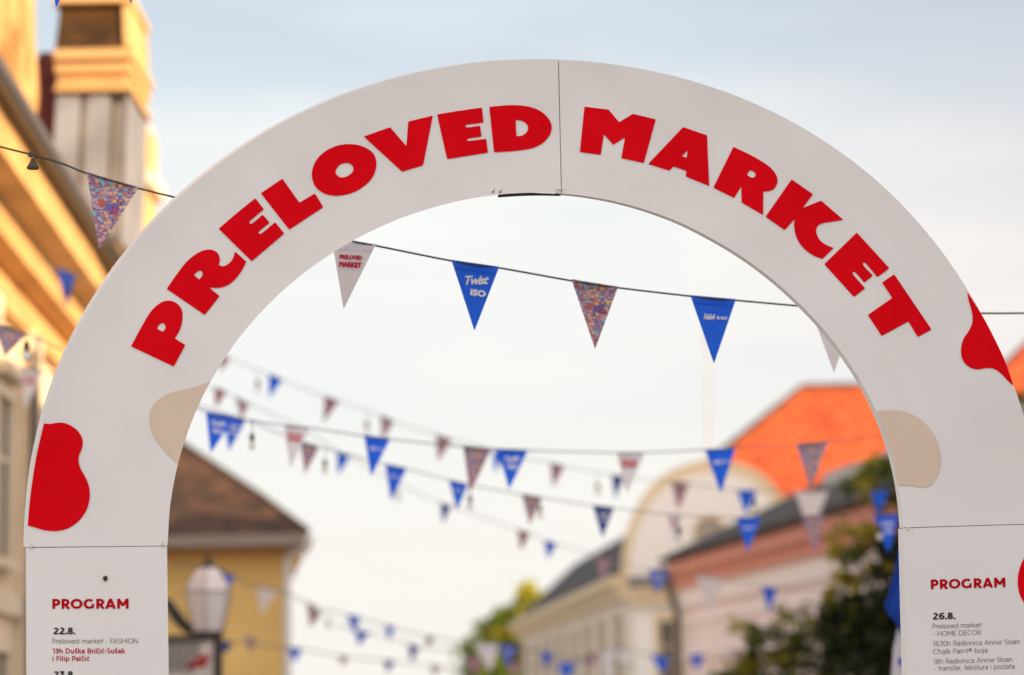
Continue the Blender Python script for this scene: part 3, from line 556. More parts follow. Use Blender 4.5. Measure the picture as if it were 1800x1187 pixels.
# ------------------------------------------------------------------ bunting
def bunting(label, Yf, cord, flags, sockets, r=.0046, rope='cord', bulge=.018):
    """Yf(px): distance of the cord; flags: (left, right, tip, kind) in photo pixels; the cord passes over all of them"""
    o = Vector(at(*cord[0], Yf(cord[0][0])))
    root = thing('bunting', label, 'bunting', o, 'strings of triangular pennants across the street')
    cp = [tuple(at(x, y, Yf(x))) for x, y in [tuple(p) for p in dense([tuple(c) for c in cord])]]
    MB().tube(cp, r, 8).build('cord', MT[rope], root, smooth=True)
    for (Lp, Rp, Tp, kind) in flags:
        k = kind[0]; Y0 = Yf((Lp[0] + Rp[0]) / 2); LY, RY = Yf(Lp[0]), Yf(Rp[0])
        a, b, c = Vector(Lp), Vector(Rp), Vector(Tp)
        ph = random.uniform(-.4, 1)
        def surf(x, y, a=a, b=b, c=c, ph=ph, LY=LY, RY=RY):
            d = (b - a).cross(c - a); p = Vector((x, y)) - a
            v = p.cross(c - a) / d; t = (b - a).cross(p) / d; u = 1 - v - t          # weights of right, tip, left
            y_ = LY * (u + t / 2) + RY * (v + t / 2)
            return y_ + bulge * (4 * u * v * (.6 + t) + ph * t * (1 - t) * 1.6 + .22 * math.sin(9 * v + 5 * t + 6 * ph) * (1 - t) * min(1, 6 * t))
        root_o = at((a.x + b.x) / 2, (a.y + b.y) / 2, Y0)
        n, mcol = 12, 10; vs = []; fs = []
        for i in range(n + 1):
            for j in range(mcol + 1):
                t = i / n * .985; u = j / mcol
                q = (a * (1 - u) + b * u) * (1 - t) + c * t
                vs.append(tuple(at(q.x, q.y, surf(q.x, q.y))))
        for i in range(n):
            for j in range(mcol):
                p = i * (mcol + 1) + j; fs.append((p, p + 1, p + mcol + 2, p + mcol + 1))
        mb = MB().add(vs, fs)
        # folded hem round the cord: a second layer in front and a loop over the top
        hv = []
        for j in range(mcol + 1):
            u = j / mcol; top = a * (1 - u) + b * u
            h = (top * .9 + c * .1) if True else top
            hx = (a * (1 - u) + b * u) * .9 + c * .1
            p0, p1 = at(top.x, top.y, surf(top.x, top.y)), at(hx.x, hx.y, surf(hx.x, hx.y))
            hv += [tuple(p0 + Vector((0, r * 1.3, r * .2))), tuple(p0 + Vector((0, 0, r * 1.35))), tuple(p0 + Vector((0, -r * 1.4, 0))), tuple(p1 + Vector((0, -.003, 0)))]
        mb.add(hv, [(j * 4 + e, j * 4 + e + 1, j * 4 + e + 5, j * 4 + e + 4) for j in range(mcol) for e in range(3)])
        pen = mb.build('pennant', MT[k], root, root_o, smooth=True)
        wd = (b - a).length; ang = -math.degrees(math.atan2(b.y - a.y, b.x - a.x))
        def TO(x, y): return at(x, y, surf(x, y) - .005)
        def along(u, t): q = (a * (1 - u) + b * u) * (1 - t) + c * t; return q.x, q.y
        if kind in ('Wt', 'Bk', 'Bt', 'Pt', 'Nt'):
            mb = MB(); ink = []
            if kind == 'Wt':
                h = wd * .135
                x, y = along(.13, .24); put_text(mb, 'PRELOVED', x, y, wd * .53, h * .82, ang, .07, to=TO)
                x, y = along(.10, .36); put_text(mb, 'MARKET', x, y, wd * .52, h, ang, .075, to=TO)
                ink = [MT['rprint']]
            elif kind == 'Bk':
                x, y = along(.17, .335); put_text(mb, '1664', x, y, wd * .25, wd * .14, ang, .05, .2, to=TO)
                x, y = along(.60, .315); put_text(mb, 'BLANC', x, y, wd * .25, wd * .075, ang, .05, .1, to=TO)
                ink = [MT['wprint']]
            elif kind in ('Bt', 'Nt'):
                x, y = along(.19, .33); put_text(mb, 'Twist', x, y, wd * .50, wd * .20, ang + 10, .035, .35, to=TO, sp=.86)
                x, y = along(.30, .475); put_text(mb, 'ISO', x, y, wd * .33, wd * .145, ang, .075, to=TO)
                ink = [MT['wprint']]
            else:
                ring = []
                for e in range(28):
                    t = 2 * math.pi * e / 28; cx, cy = along(.26, .36)
                    for q in (.115, .10): ring.append(tuple(TO(cx + wd * q * 1.1 * math.cos(t), cy + wd * q * math.sin(t))))
                mb.add(ring, [(2 * e, 2 * e + 1, (2 * e + 3) % 56, (2 * e + 2) % 56) for e in range(28)], 0)
                x, y = along(.17, .40); put_text(mb, 'GR', x, y, wd * .20, wd * .15, ang - 4, .05, to=TO, mi=1)
                x, y = along(.40, .43); put_text(mb, 'NCA', x, y, wd * .26, wd * .16, ang - 4, .04, to=TO, mi=2)
                x, y = along(.71, .46) ; put_text(mb, 'RE', x - wd * .03, y - wd * .03, wd * .14, wd * .12, ang - 4, .04, to=TO, mi=3)
                ink = [MT['pprint'], MT['oprint'], MT['bprint'], MT['rprint']]
            mb.build('print', ink, pen, root_o)
    for (x, y, drop, sz) in sockets:
        Y = Yf(x); p = at(x, y, Y); s = Y / F * sz                   # sz: socket height in photo pixels
        d = drop * Y / F
        lam = MB().tube([p + Vector((0, 0, .01)), p + Vector((0, 0, -d))], .003, 6)
        lam.lathe((p.x, p.y, p.z - d - s), [(s * .30, 0), (s * .34, s * .15), (s * .30, s * .75), (s * .14, s)], 12)
        sk = lam.build('lamp_socket', MT['socket'], root)
        MB().lathe((p.x, p.y, p.z - d - s * 2.1), [(s * .08, 0), (s * .32, s * .18), (s * .42, s * .5), (s * .34, s * .85), (s * .22, s * 1.1)], 14).build('bulb', MT['bulb'], sk, smooth=True)
    return root

lin = lambda x0, y0, x1, y1: (lambda x: y0 + (y1 - y0) * (x - x0) / (x1 - x0))
near = bunting('nearest pennant string, just behind the arch, with sharp printed pennants', lin(0, 9.75, 1800, 10.7),
    [(-60,240),(0,258),(55,272),(110,288),(153,305),(243,331),(311,348),(450,384),(600,420),(660,432),(795,459),(877,471),(1006,494),(1086,506),(1215,521),(1292,528),(1405,538),(1520,546),(1735,551),(1880,549)],
    [((153,305),(243,331),(174,438),'Pt'), ((584,427),(660,431),(604,544),'Wt'), ((794,459),(877,471),(834,582),'Bt'), ((1005,493),(1086,506),(1046,614),'Pt'), ((1214,521),(1293,528),(1255,640),'Bk'), ((1424,541),(1503,546),(1466,656),'Wt')], [], .0042, 'rope', .012)
# the knotted cord end with its open cup, left of the first pennant
p = at(58, 274, 9.78)
mb = MB().lathe((p.x, p.y, p.z - .052), [(.024, -.004), (.026, .001), (.017, .018), (.010, .032), (.009, .040)], 12)
mb.tube([p + Vector((-.016, -.006, .008)), p + Vector((-.004, -.011, -.002)), p + Vector((.010, -.010, .0)), p + Vector((.016, .004, -.006))], .008, 8)
mb.tube([p + Vector((.012, -.008, .004)), p + Vector((-.006, -.014, .006)), p + Vector((-.014, -.004, -.004))], .007, 8)
mb.build('hanging_knot', MT['rope'], near)
bunting('pennant string at the top left corner, only two tips showing', lin(0, 9.9, 400, 10.1),
    [(-60,-140),(80,-111),(162,-103),(190,-99),(272,-94),(420,-90)], [((80,-111),(162,-103),(98,14),'B'), ((190,-99),(272,-94),(230,8),'G')], [], .0042, 'rope', .01)
bunting('second pennant string from the arch, sagging level, with large blue and white pennants', lin(0, 15.6, 1600, 17.2),
    [(-50,555),(0,572),(50,588),(110,615),(230,665),(362,724),(432,738),(500,748),(545,752),(640,767),(685,772),(815,786),(928,792),(1083,796),(1133,796),(1240,791),(1293,788),(1400,782),(1456,776),(1600,762)],
    [((-12,567),(48,588),(8,628),'P'), ((362,724),(413,734),(370,797),'Bt'), ((498,747),(546,752),(510,823),'Wt'), ((640,766),(686,772),(652,838),'Bk'), ((814,785),(864,789),(826,868),'P'), ((874,790),(928,792),(895,861),'Bt'),
     ((1083,796),(1134,796),(1102,868),'Wt'), ((1239,791),(1293,788),(1267,868),'Bk'), ((1400,782),(1456,776),(1424,861),'P')],
    [(47, 588, 12, 18), (443, 740, 22, 14)])
bunting('third pennant string, sloping down to the right behind the level one', lin(380, 19, 1580, 21),
    [(330,706),(380,722),(432,738),(480,757),(527,776),(560,786),(610,798),(677,817),(715,824),(789,844),(823,852),(870,861),(917,870),(953,875),(1042,889),(1079,893),(1165,904),(1195,906),(1295,910),(1338,910),(1405,908),(1450,906),(1535,905),(1580,905),(1680,908)],
    [((394,732),(432,739),(402,794),'Bt'), ((527,775),(561,786),(536,834),'P'), ((677,816),(715,824),(687,881),'Bk'), ((789,844),(823,852),(803,898),'Bk'), ((917,869),(953,875),(931,923),'P'), ((1042,889),(1079,893),(1059,946),'Nt'),
     ((1172,904),(1197,906),(1184,960),'Wt'), ((1295,910),(1338,910),(1314,971),'Bk'), ((1408,908),(1450,906),(1434,977),'P'), ((1535,905),(1580,905),(1562,972),'Bt')],
    [(571, 788, 20, 12), (826, 853, 18, 12), (949, 875, 14, 11), (1193, 906, 20, 13), (1325, 868, 10, 11), (1545, 905, 20, 12)])
bunting('highest of the blurred strings, small pennants falling from the left curve of the arch', lin(100, 26, 1560, 31),
    [(60,455),(100,470),(134,484),(250,545),(400,628),(472,657),(497,668),(570,697),(595,705),(668,730),(693,741),(766,764),(795,773),(868,792),(886,798),(967,814),(993,820),(1075,834),(1092,838),(1180,848),(1212,850),(1295,862),(1330,862),(1400,864),(1452,864),(1535,864),(1600,862)],
    [((100,470),(134,484),(116,542),'N'), ((384,622),(404,631),(388,655),'Q'), ((472,657),(497,668),(473,700),'B'), ((570,696),(596,706),(568,744),'Q'), ((668,730),(693,741),(672,776),'P'), ((766,764),(795,773),(770,812),'Q'), ((866,792),(888,798),(870,832),'B'), ((967,814),(993,820),(972,858),'Q'),
     ((1075,834),(1097,839),(1081,878),'N'), ((1180,847),(1212,850),(1192,898),'Q'), ((1295,862),(1331,862),(1311,906),'B'), ((1397,864),(1456,864),(1425,940),'W'), ((1530,864),(1562,862),(1545,905),'B')],
    [(453, 650, 18, 11), (645, 722, 18, 11), (1050, 830, 18, 11)], .005)
bunting('lowest of the sloping strings, with rose and blue pennants dropping to the cream house', lin(30, 23, 1370, 33),
    [(0,628),(37,645),(77,654),(97,657),(220,668),(377,682),(398,690),(413,697),(438,710),(530,752),(592,793),(615,804),(700,850),(775,884),(793,890),(910,931),(931,937),(957,950),(979,956),(1045,975),(1076,984),(1140,1001),(1176,1006),(1226,1012),(1270,1018),(1340,1031),(1366,1034),(1480,1045)],
    [((37,645),(77,654),(43,722),'Wt'), ((92,656),(112,658),(97,680),'B'), ((376,682),(398,691),(379,718),'Q'), ((413,697),(438,711),(424,738),'P'), ((592,793),(615,804),(594,836),'B'), ((774,883),(793,891),(778,922),'N'), ((909,931),(932,938),(915,970),'Q'), ((956,950),(979,956),(963,984),'B'),
     ((1044,975),(1076,984),(1058,1020),'P'), ((1140,1001),(1176,1006),(1154,1044),'Bt'), ((1223,1010),(1273,1018),(1245,1080),'W'), ((1339,1031),(1366,1034),(1352,1079),'B')],
    [(700, 850, 14, 9)], .005)
bunting('low pennant string running from the street lamp across the bottom left', lin(300, 29, 900, 42),
    [(310,990),(345,996),(384,1004),(412,1014),(450,1030),(491,1038),(537,1058),(566,1070),(608,1080),(640,1089),(676,1099),(694,1104),(745,1117),(762,1121),(830,1132),(876,1132),(905,1137),(965,1150),(1030,1160),(1120,1172)],
    [((384,1003),(413,1014),(402,1033),'B'), ((450,1030),(491,1038),(459,1080),'W'), ((539,1060),(566,1079),(545,1104),'P'), ((609,1081),(634,1086),(622,1115),'B'), ((676,1099),(694,1103),(683,1127),'B'), ((748,1118),(765,1121),(751,1141),'P'),
     ((832,1131),(878,1132),(862,1182),'W'), ((880,1134),(910,1138),(890,1172),'Bt'), ((950,1146),(974,1150),(960,1174),'B')],
    [(577, 1074, 14, 9)], .009)
bunting('farther low pennant string below, with navy and purple pennants', lin(380, 36, 800, 46),
    [(392,1128),(420,1130),(506,1139),(531,1141),(597,1154),(612,1156),(674,1161),(693,1163),(755,1170),(774,1172),(830,1178),(880,1184)],
    [((386,1126),(410,1130),(394,1152),'N'), ((430,1118),(452,1124),(440,1150),'P'), ((506,1139),(532,1141),(518,1166),'B'), ((595,1153),(613,1156),(602,1172),'Q'), ((674,1161),(694,1163),(681,1184),'N'), ((755,1170),(775,1172),(764,1190),'P'), ((818,1155),(850,1160),(834,1194),'Q')], [], .010)
bunting('short sagging far string between the lamp string and the tree, two dark pennants', lin(600, 40, 800, 46),
    [(590,1098),(625,1107),(649,1112),(690,1123),(718,1132),(737,1138),(790,1143),(850,1150)],
    [((625,1107),(650,1113),(629,1137),'B'), ((717,1132),(738,1138),(723,1166),'N')], [], .010)
bunting('crowded far string along the bottom edge below the cream house', lin(900, 50, 1300, 50),
    [(880,1160),(945,1172),(1000,1168),(1040,1150),(1090,1142),(1140,1150),(1180,1158),(1240,1150),(1300,1142),(1400,1150)],
    [((892,1164),(918,1168),(900,1194),'Q'), ((978,1168),(1012,1165),(996,1200),'B'), ((1022,1156),(1052,1148),(1034,1184),'Q'), ((1056,1148),(1084,1143),(1064,1200),'W'), ((1084,1143),(1112,1144),(1096,1178),'W'), ((1142,1150),(1176,1157),(1164,1186),'B'), ((1210,1152),(1238,1150),(1226,1180),'B'), ((1284,1144),(1304,1142),(1292,1166),'P')], [], .010)

# ------------------------------------------------------------------ street lamp, notice board, banner
ly = 27.5; lb = at(366, 1112, ly); ls = ly / F                     # ls: metres per photo pixel there
lamp = thing('street_lamp', 'white milky glass lantern with black cap in front of the yellow house', 'street lamp', (lb.x, ly, 0))
MB().lathe((lb.x, ly, 0), [(.14, 0), (.14, .25), (.10, .32), (.075, .9), (.085, 1.0), (.06, 1.1), (.045, lb.z - .12), (.10, lb.z - .08), (.17, lb.z - .03), (.17, lb.z + .01)], 14).build('post', MT['metal'], lamp, smooth=False)
gl = MB().lathe((lb.x, ly, lb.z), [(27 * ls, .01), (36 * ls, 40 * ls), (42 * ls, 70 * ls), (33 * ls, 96 * ls), (16 * ls, 114 * ls)], 6).build('glass_shade', MT['glass'], lamp)
fr = MB()
for k in range(6):
    t = 2 * math.pi * (k + .5) / 6; c, s = math.cos(t), math.sin(t)
    fr.tube([(lb.x + r_ * ls * c, ly + r_ * ls * s, lb.z + z_ * ls) for r_, z_ in ((28, 0), (37, 40), (43, 70), (34, 96), (16.5, 115))], .005, 5)
    t2 = 2 * math.pi * (k + 1.5) / 6
    fr.tube([(lb.x + 43 * ls * c, ly + 43 * ls * s, lb.z + 70 * ls), (lb.x + 43 * ls * math.cos(t2), ly + 43 * ls * math.sin(t2), lb.z + 70 * ls)], .007, 5)
fr.build('lantern_frame', MT['metal'], lamp)
MB().lathe((lb.x, ly, lb.z + 112 * ls), [(17 * ls, 0), (15 * ls, 4 * ls), (7 * ls, 10 * ls), (4 * ls, 14 * ls), (5 * ls, 17 * ls), (2.5 * ls, 22 * ls), (.5 * ls, 27 * ls)], 12).build('cap', MT['metal'], lamp)
br = MB()
a0 = at(296, 1062, ly)
br.tube([(a0.x - .25, ly, a0.z + .12), (a0.x, ly, a0.z), (a0.x + 14 * ls, ly, a0.z - 22 * ls), (a0.x + 30 * ls, ly, a0.z - 40 * ls), (lb.x - .05, ly, lb.z - .06)], [.05, .06, .07, .06, .04], 8)
br.build('scroll_bracket', MT['metal'], lamp)
nb0, nb1 = at(262, 1118, 26.6), at(386, 1118, 26.6)
board_ = thing('notice_board', 'black framed white notice board under the street lamp', 'notice board', ((nb0.x + nb1.x) / 2, 26.6, 0))
zt = nb0.z
MB().box(nb0.x + .06, nb1.x - .06, 26.62, 26.70, zt - 1.5, zt - .06).build('panel', MT['paper'], board_)
fm = MB().box(nb0.x, nb1.x + .02, 26.57, 26.72, zt - .06, zt + .0).box(nb1.x - .06, nb1.x + .02, 26.57, 26.72, 0, zt - .06).box(nb0.x, nb0.x + .06, 26.57, 26.72, 0, zt - .06).box(nb0.x + .06, nb1.x - .06, 26.57, 26.72, zt - 1.56, zt - 1.5)
fm.build('frame', MT['metal'], board_)
sq = MB(); random.seed(3)
for row in range(4):
    x = 292.0
    while x < 352 - row * 4:
        wv = [at(x + i * 3, 1135 + row * 14 + 4.5 * math.sin(i * 1.9 + row), 26.6) for i in range(4)]
        sq.tube(wv, .014, 5); x += 12.5
sq.build('dark_writing', MT['black'], board_)
hb = MB()
for dx, dy in ((350, 1160), (362, 1156), (356, 1168), (340, 1170)):
    q = at(dx, dy, 26.6); hb.lathe((q.x, q.y, q.z - .04), [(.005, 0), (.045, .03), (.05, .05), (.005, .07)], 10)
hb.build('red_emblem', MT['rprint'], board_)
# furled banner behind the right leg of the arch
by = 15.5
ban = thing('banner_flag', 'folded blue banner with white lower half hanging beside the right leg of the arch', 'banner', (at(1625, 1187, by).x, by, 0))
q0 = at(1622, 900, by)
MB().tube([(q0.x, by + .05, 0), (q0.x, by + .05, q0.z + .25)], .022, 10).build('pole', MT['metal'], ban)
def cloth(rows, y0, m, name, amp):
    vs = []; n = 22
    for (xa, xb, y) in rows:
        for j in range(n + 1):
            u = j / n; x = xa + (xb - xa) * u
            vs.append(tuple(at(x, y, y0 + amp * math.sin(u * 17 + y * .012) + amp * .6 * math.sin(u * 7 - y * .02))))
    fs = [(i * (n + 1) + j, i * (n + 1) + j + 1, (i + 1) * (n + 1) + j + 1, (i + 1) * (n + 1) + j) for i in range(len(rows) - 1) for j in range(n)]
    o = MB().add(vs, fs).build(name, m, ban, smooth=True)
    s_ = o.modifiers.new('thick', 'SOLIDIFY'); s_.thickness = .004
cloth([(1592,1640,930),(1580,1660,970),(1572,1675,1005),(1562,1688,1045),(1554,1690,1064),(1562,1684,1080),(1576,1675,1096),(1584,1668,1116),(1592,1664,1126)], by, MT['banner'], 'blue_cloth', .05)
cloth([(1584,1668,1092),(1576,1674,1110),(1570,1678,1140),(1567,1680,1187),(1566,1682,1300)], by + .12, MT['bannerw'], 'white_cloth', .03)
q = at(1583, 1163, by + .05); MB().lathe((q.x, q.y, q.z - .03), [(.006, 0), (.02, .02), (.016, .05), (.004, .06)], 10).build('blue_mark', MT['bprint'], ban)

# ------------------------------------------------------------------ buildings
def frame_of(O, d):
    """local axes of a house: x along its front, y into the house, z up"""
    O = Vector((O[0], O[1], 0)); d = Vector((d[0], d[1], 0)).normalized(); n = Vector((-d.y, d.x, 0))
    return lambda x, y, z: O + d * x + n * y + Vector((0, 0, z))
def window(root, fr, x, z, wd, ht, fm, pm=WG, y=0, arch_top=False, sill=True, t=.10, hood=False):
    m = MB(fr)
    m.box(x - wd/2 - t, x - wd/2, y - .07, y + .02, z, z + ht).box(x + wd/2, x + wd/2 + t, y - .07, y + .02, z, z + ht)
    m.box(x - wd/2 - t, x + wd/2 + t, y - .08, y + .02, z + ht, z + ht + t * 1.3)
    m.box(x - .03, x + .03, y - .03, y + .02, z, z + ht).box(x - wd/2, x - .03, y - .03, y + .02, z + ht * .62, z + ht * .62 + .05).box(x + .03, x + wd/2, y - .03, y + .02, z + ht * .62, z + ht * .62 + .05)
    if hood: m.box(x - wd/2 - t * 1.8, x + wd/2 + t * 1.8, y - .22, y + .02, z + ht + t * 2.2, z + ht + t * 3.4)
    w_ = m.build('window', fm, root)
    MB(fr).box(x - wd/2, x + wd/2, y - .012, y + .01, z, z + ht).build('pane', pm, w_)
    if sill: MB(fr).box(x - wd/2 - t * 1.3, x + wd/2 + t * 1.3, y - .16, y + .02, z - .09, z).build('sill', fm, w_)
def roof(root, fr, x0, x1, y0, y1, z, h, m, hipL=0, hipR=0, oh=.4, th=.12, fascia=None, ry=None):
    a, b, c, d = x0 - oh, x1 + oh, y0 - oh, y1 + oh; ym = ry if ry is not None else (c + d) / 2
    mb = MB(fr).add([(a,c,z),(b,c,z),(b,d,z),(a,d,z),(a,c,z+th),(b,c,z+th),(b,d,z+th),(a,d,z+th),(a+hipL,ym,z+th+h),(b-hipR,ym,z+th+h)],
        [(0,3,2,1),(4,5,9,8),(5,6,9),(6,7,8,9),(7,4,8)], 0)
    mb.add([(a,c,z),(b,c,z),(b,d,z),(a,d,z),(a,c,z+th),(b,c,z+th),(b,d,z+th),(a,d,z+th)], [(0,1,5,4),(1,2,6,5),(2,3,7,6),(3,0,4,7)], 1 if fascia else 0)
    o = mb.build('roof', [m, fascia] if fascia else m, root); return o
def house(label, O, d, ln, dp, ev, wm, rm, h, hipL=0, hipR=0, oh=.4, trim=None, fascia=None, name='town_house', group=None, ry=None, plinth=True):
    root = thing(name, label, 'house', (O[0], O[1], 0), group); fr = frame_of(O, d)
    MB(fr).box(0, ln, 0, dp, 0, ev).build('wall', wm, root)
    if plinth: MB(fr).box(-.05, ln + .05, -.05, .0, 0, .6).build('plinth', MT['plinth'], root)
    rf = roof(root, fr, 0, ln, 0, dp, ev, h, rm, hipL, hipR, oh, fascia=fascia, ry=ry)
    return root, fr, rf
def chimney(rf, fr, x, y, z0, z1, s=.35, m=None):
    MB(fr).box(x - s, x + s, y - s, y + s, z0, z1).box(x - s - .08, x + s + .08, y - s - .08, y + s + .08, z1, z1 + .14).build('chimney', m or MT['terracotta'], rf)

# --- golden house along the left side of the street: the low sun reaches only its cornice and attic
GD = (-.047, 1.0); gx = lambda Y: -4.67 - .047 * Y
Oy = 39.6; Of = (gx(Oy), Oy)
gfr = lambda x, y, z: Vector((gx(20) , 20, 0)) + Vector((-.047, 1, 0)).normalized() * x + Vector((-1, -.047, 0)).normalized() * y + Vector((0, 0, z))
gold = thing('town_house', 'golden sunlit house with moulded cornice and zinc roof, left of the arch', 'house', (gx(20), 20, 0))
MB(gfr).box(-6, 19.6, 0, 8, 0, 6.55).build('wall', MT['buff'], gold)
prof = [(0, 6.40), (-.14, 6.42), (-.14, 6.64), (-.03, 6.68), (-.03, 6.95), (-.32, 6.99), (-.32, 7.18), (-.36, 7.32), (-.68, 7.37), (-.68, 7.62), (-.74, 7.84), (0, 7.84)]
MB(gfr).prism([(-6.2, y, z) for y, z in prof], [(19.7, y, z) for y, z in prof]).build('cornice', MT['gold'], gold)
MB(gfr).tube([(-6.3, -.84, 7.86), (19.75, -.84, 7.86)], .10, 10).build('gutter', MT['gutter'], gold)
MB(gfr).box(-6.3, 19.7, -.74, -.02, 7.86, 7.93).build('eave_flashing', MT['zinc'], gold)
rf = MB(gfr).add([(-6.2,-.25,7.95),(19.7,-.25,7.95),(19.7,8,7.95),(-6.2,8,7.95),(-6.2,3.6,11.2),(19.7,3.6,11.2)], [(0,1,5,4),(1,2,5),(2,3,4,5),(3,0,4),(0,3,2,1)]).build('roof', MT['roofred'], gold)
for s0 in (-4.4, -1.2, 2.0, 5.1, 8.0, 14.2, 17.2):
    window(gold, gfr, s0, 3.55, 1.0, 1.9, MT['cream'], hood=True)
    window(gold, gfr, s0, .9, 1.0, 1.6, MT['cream'], y=0)
for s0 in (-2.8, .4, 3.6, 6.55, 9.6, 12.6, 15.7):
    MB(gfr).box(s0 - .28, s0 + .28, -.13, -.002, .7, 6.2).box(s0 - .36, s0 + .36, -.2, -.002, 6.2, 6.45).build('pilaster', MT['cream'], gold)
MB(gfr).box(-6, 19.6, -.09, -.002, 2.95, 3.2).build('string_course', MT['cream'], gold)
MB(gfr).tube([(9.3, -.2, 0), (9.3, -.2, 6.4)], .06, 8).build('downpipe', MT['gutter'], gold)
# attic gable with worn stone scroll at the near end
at_ = MB(gfr)
ol = [(-5.8, 7.94), (5.30, 7.94), (6.30, 7.94), (6.85, 8.2), (7.15, 8.6), (7.20, 9.0), (7.00, 9.4), (6.80, 10.0), (6.60, 10.8), (6.10, 11.6), (4.70, 12.6), (2.70, 13.0), (-5.8, 13.0)]
at_.prism([(x, -.48, z) for x, z in ol], [(x, .5, z) for x, z in ol])
ol2 = [(-5.8, 8.3), (5.80, 8.3), (6.40, 8.45), (6.55, 8.7), (6.20, 9.2), (6.00, 10.2), (5.30, 11.6), (-5.8, 12.2)]
at_.prism([(x, -.62, z) for x, z in ol2], [(x, -.48, z) for x, z in ol2])
at_.build('attic_gable', MT['gold2'], gold)
qa = [at(50, 330, 31.5), at(112, 330, 31.5), at(108, 92, 31.5), at(70, 92, 31.5), at(50, 140, 31.5)]
MB().prism([tuple(p) for p in qa], [(p.x, p.y + 1.6, p.z) for p in qa]).build('tiled_gable', MT['roofred'], gold)
# zinc-clad dormer turret
def box_at(mb, p0, p1, Y, dep, mi=0):
    """upright block whose front spans two photo pixels at distance Y"""
    a, b = at(*p0, Y), at(*p1, Y); mb.box(a.x, b.x, Y, Y + dep, min(a.z, b.z), max(a.z, b.z), mi)
DY = 31.0
dz = MB()
a, b, c, d = at(84, 425, DY - .35), at(214, 425, DY - .35), at(226, 160, DY), at(100, 160, DY)
plan = [(0, 0), (.33, 0), (.345, .09), (.45, 0), (.74, 0), (.76, .16), (.98, 0), (1, 0)]      # folds in the sheet: each steps back, then comes forward again
lo = [tuple(a + (b - a) * u_ + Vector((0, v_, 0))) for u_, v_ in plan]; hi = [tuple(d + (c - d) * u_ + Vector((0, v_, 0))) for u_, v_ in plan]
k_ = Vector((0, 1.7, 0))
dz.prism(lo + [tuple(b + k_), tuple(a + k_)], hi + [tuple(c + k_), tuple(d + k_)])
dr = dz.build('dormer', MT['zinc'], gold)
cm = MB()
for y1, y0, x0, x1, pr_ in ((160, 148, 96, 232, .10), (148, 128, 100, 226, .0), (128, 104, 96, 230, .08), (104, 84, 94, 234, .16)): box_at(cm, (x0, y1), (x1, y0), DY - pr_, 1.6 + pr_)
cm.build('dormer_moulding', MT['gold'], dr)
a, b, c, d = at(97, 84, DY - .1), at(219, 84, DY - .1), at(216, 8, DY + .05), at(106, 8, DY + .05)
e_, f_ = at(233, 84, DY - .1), at(229, 4, DY + .05)
MB().prism([tuple(a), tuple(b), tuple(c), tuple(d)], [(p.x, p.y + 1.4, p.z) for p in (a, b, c, d)]).build('dormer_hood', MT['hood'], dr)
MB().prism([(b.x + .002, b.y - .05, b.z), (e_.x, e_.y - .05, e_.z), (f_.x, f_.y - .05, f_.z), (c.x + .002, c.y - .05, c.z)], [(p.x, p.y + 1.45, p.z) for p in (b + Vector((.002,0,0)), e_, f_, c + Vector((.002,0,0)))]).box(at(96, 10, DY).x, at(233, 10, DY).x, DY - .08, DY + 1.5, at(96, 8, DY).z, at(96, -8, DY).z).build('sunlit_hood_side', MT['gold'], dr)  # right side of the brown hood in gold: sunlight put into the colour
# --- next golden house beyond
nh = thing('town_house', 'narrow golden house with rounded top directly right of the zinc dormer', 'house', (at(240, 480, 41.5).x, 41.5, 0))
na, nbb = at(160, 480, 40.6), at(252, 480, 40.6)
mb = MB().box(na.x - 2, nbb.x, 40.6, 42.1, 0, at(240, 214, 40.6).z)
mb.build('wall', MT['gold'], nh)
zt = at(240, 214, 40.6).z
MB().box(na.x - 2, nbb.x - .08, 40.75, 42, zt, zt + .2).box(na.x - 2, nbb.x - .2, 40.9, 41.9, zt + .2, zt + .38).build('parapet', MT['cream'], nh)
MB().box(nbb.x + .002, nbb.x + .14, 40.55, 42.15, zt - 1.1, zt - .85).build('cornice', MT['cream'], nh)

# --- yellow house facing the camera, left inside the arch
yc = at(498, 960, 47.5); yl = at(150, 960, 47.5)
YO = (yl.x, 47.5)
yln = yc.x - yl.x
eave = yc.z + .32
yh = thing('town_house', 'yellow single-storey house with brown hipped roof behind the street lamp', 'house', (yl.x, 47.5, 0))
yfr = frame_of(YO, (1, 0))
MB().prism([(yl.x, 47.5, 0), (yc.x, 47.5, 0), (yc.x - .8, 56, 0), (yl.x, 56, 0)], [(yl.x, 47.5, eave - .32), (yc.x, 47.5, eave - .32), (yc.x - .8, 56, eave - .32), (yl.x, 56, eave - .32)]).build('wall', MT['yellow'], yh)
MB().box(yl.x, yc.x + .06, 47.36, 47.498, eave - .50, eave - .30).box(yl.x, yc.x + .14, 47.2, 47.498, eave - .30, eave - .12).box(yl.x, yc.x + .2, 47.05, 47.498, eave - .12, eave - .01).build('cornice', MT['orangeband'], yh)
MB().box(yl.x, yc.x + .05, 47.42, 47.498, 2.05, 2.2).build('string_course', MT['orangeband'], yh)
er, el = at(541, 938, 46.9), at(150, 938, 46.9)
rr = at(318, 788, 51.2); rl = at(150, 640, 51.2); pk = at(255, 742, 51.2)
zf = er.z; z0 = zf - .24
mb = MB()
e0, e1, e2, e3 = (el.x, 46.85, z0), (er.x, 46.85, z0), (er.x - 1.2, 57, z0), (el.x, 57, z0)
t0, t1, t2, t3 = [(q[0], q[1], zf) for q in (e0, e1, e2, e3)]
mid = at(452, 872, 48.6)
pkk = (pk.x, 51.2, pk.z)
mb.add([t0, t1, t2, t3, pkk, (el.x, 51.2, pk.z), tuple(mid)], [(0, 1, 6, 4, 5), (1, 2, 4, 6), (2, 3, 5, 4), (3, 0, 5)], 0)
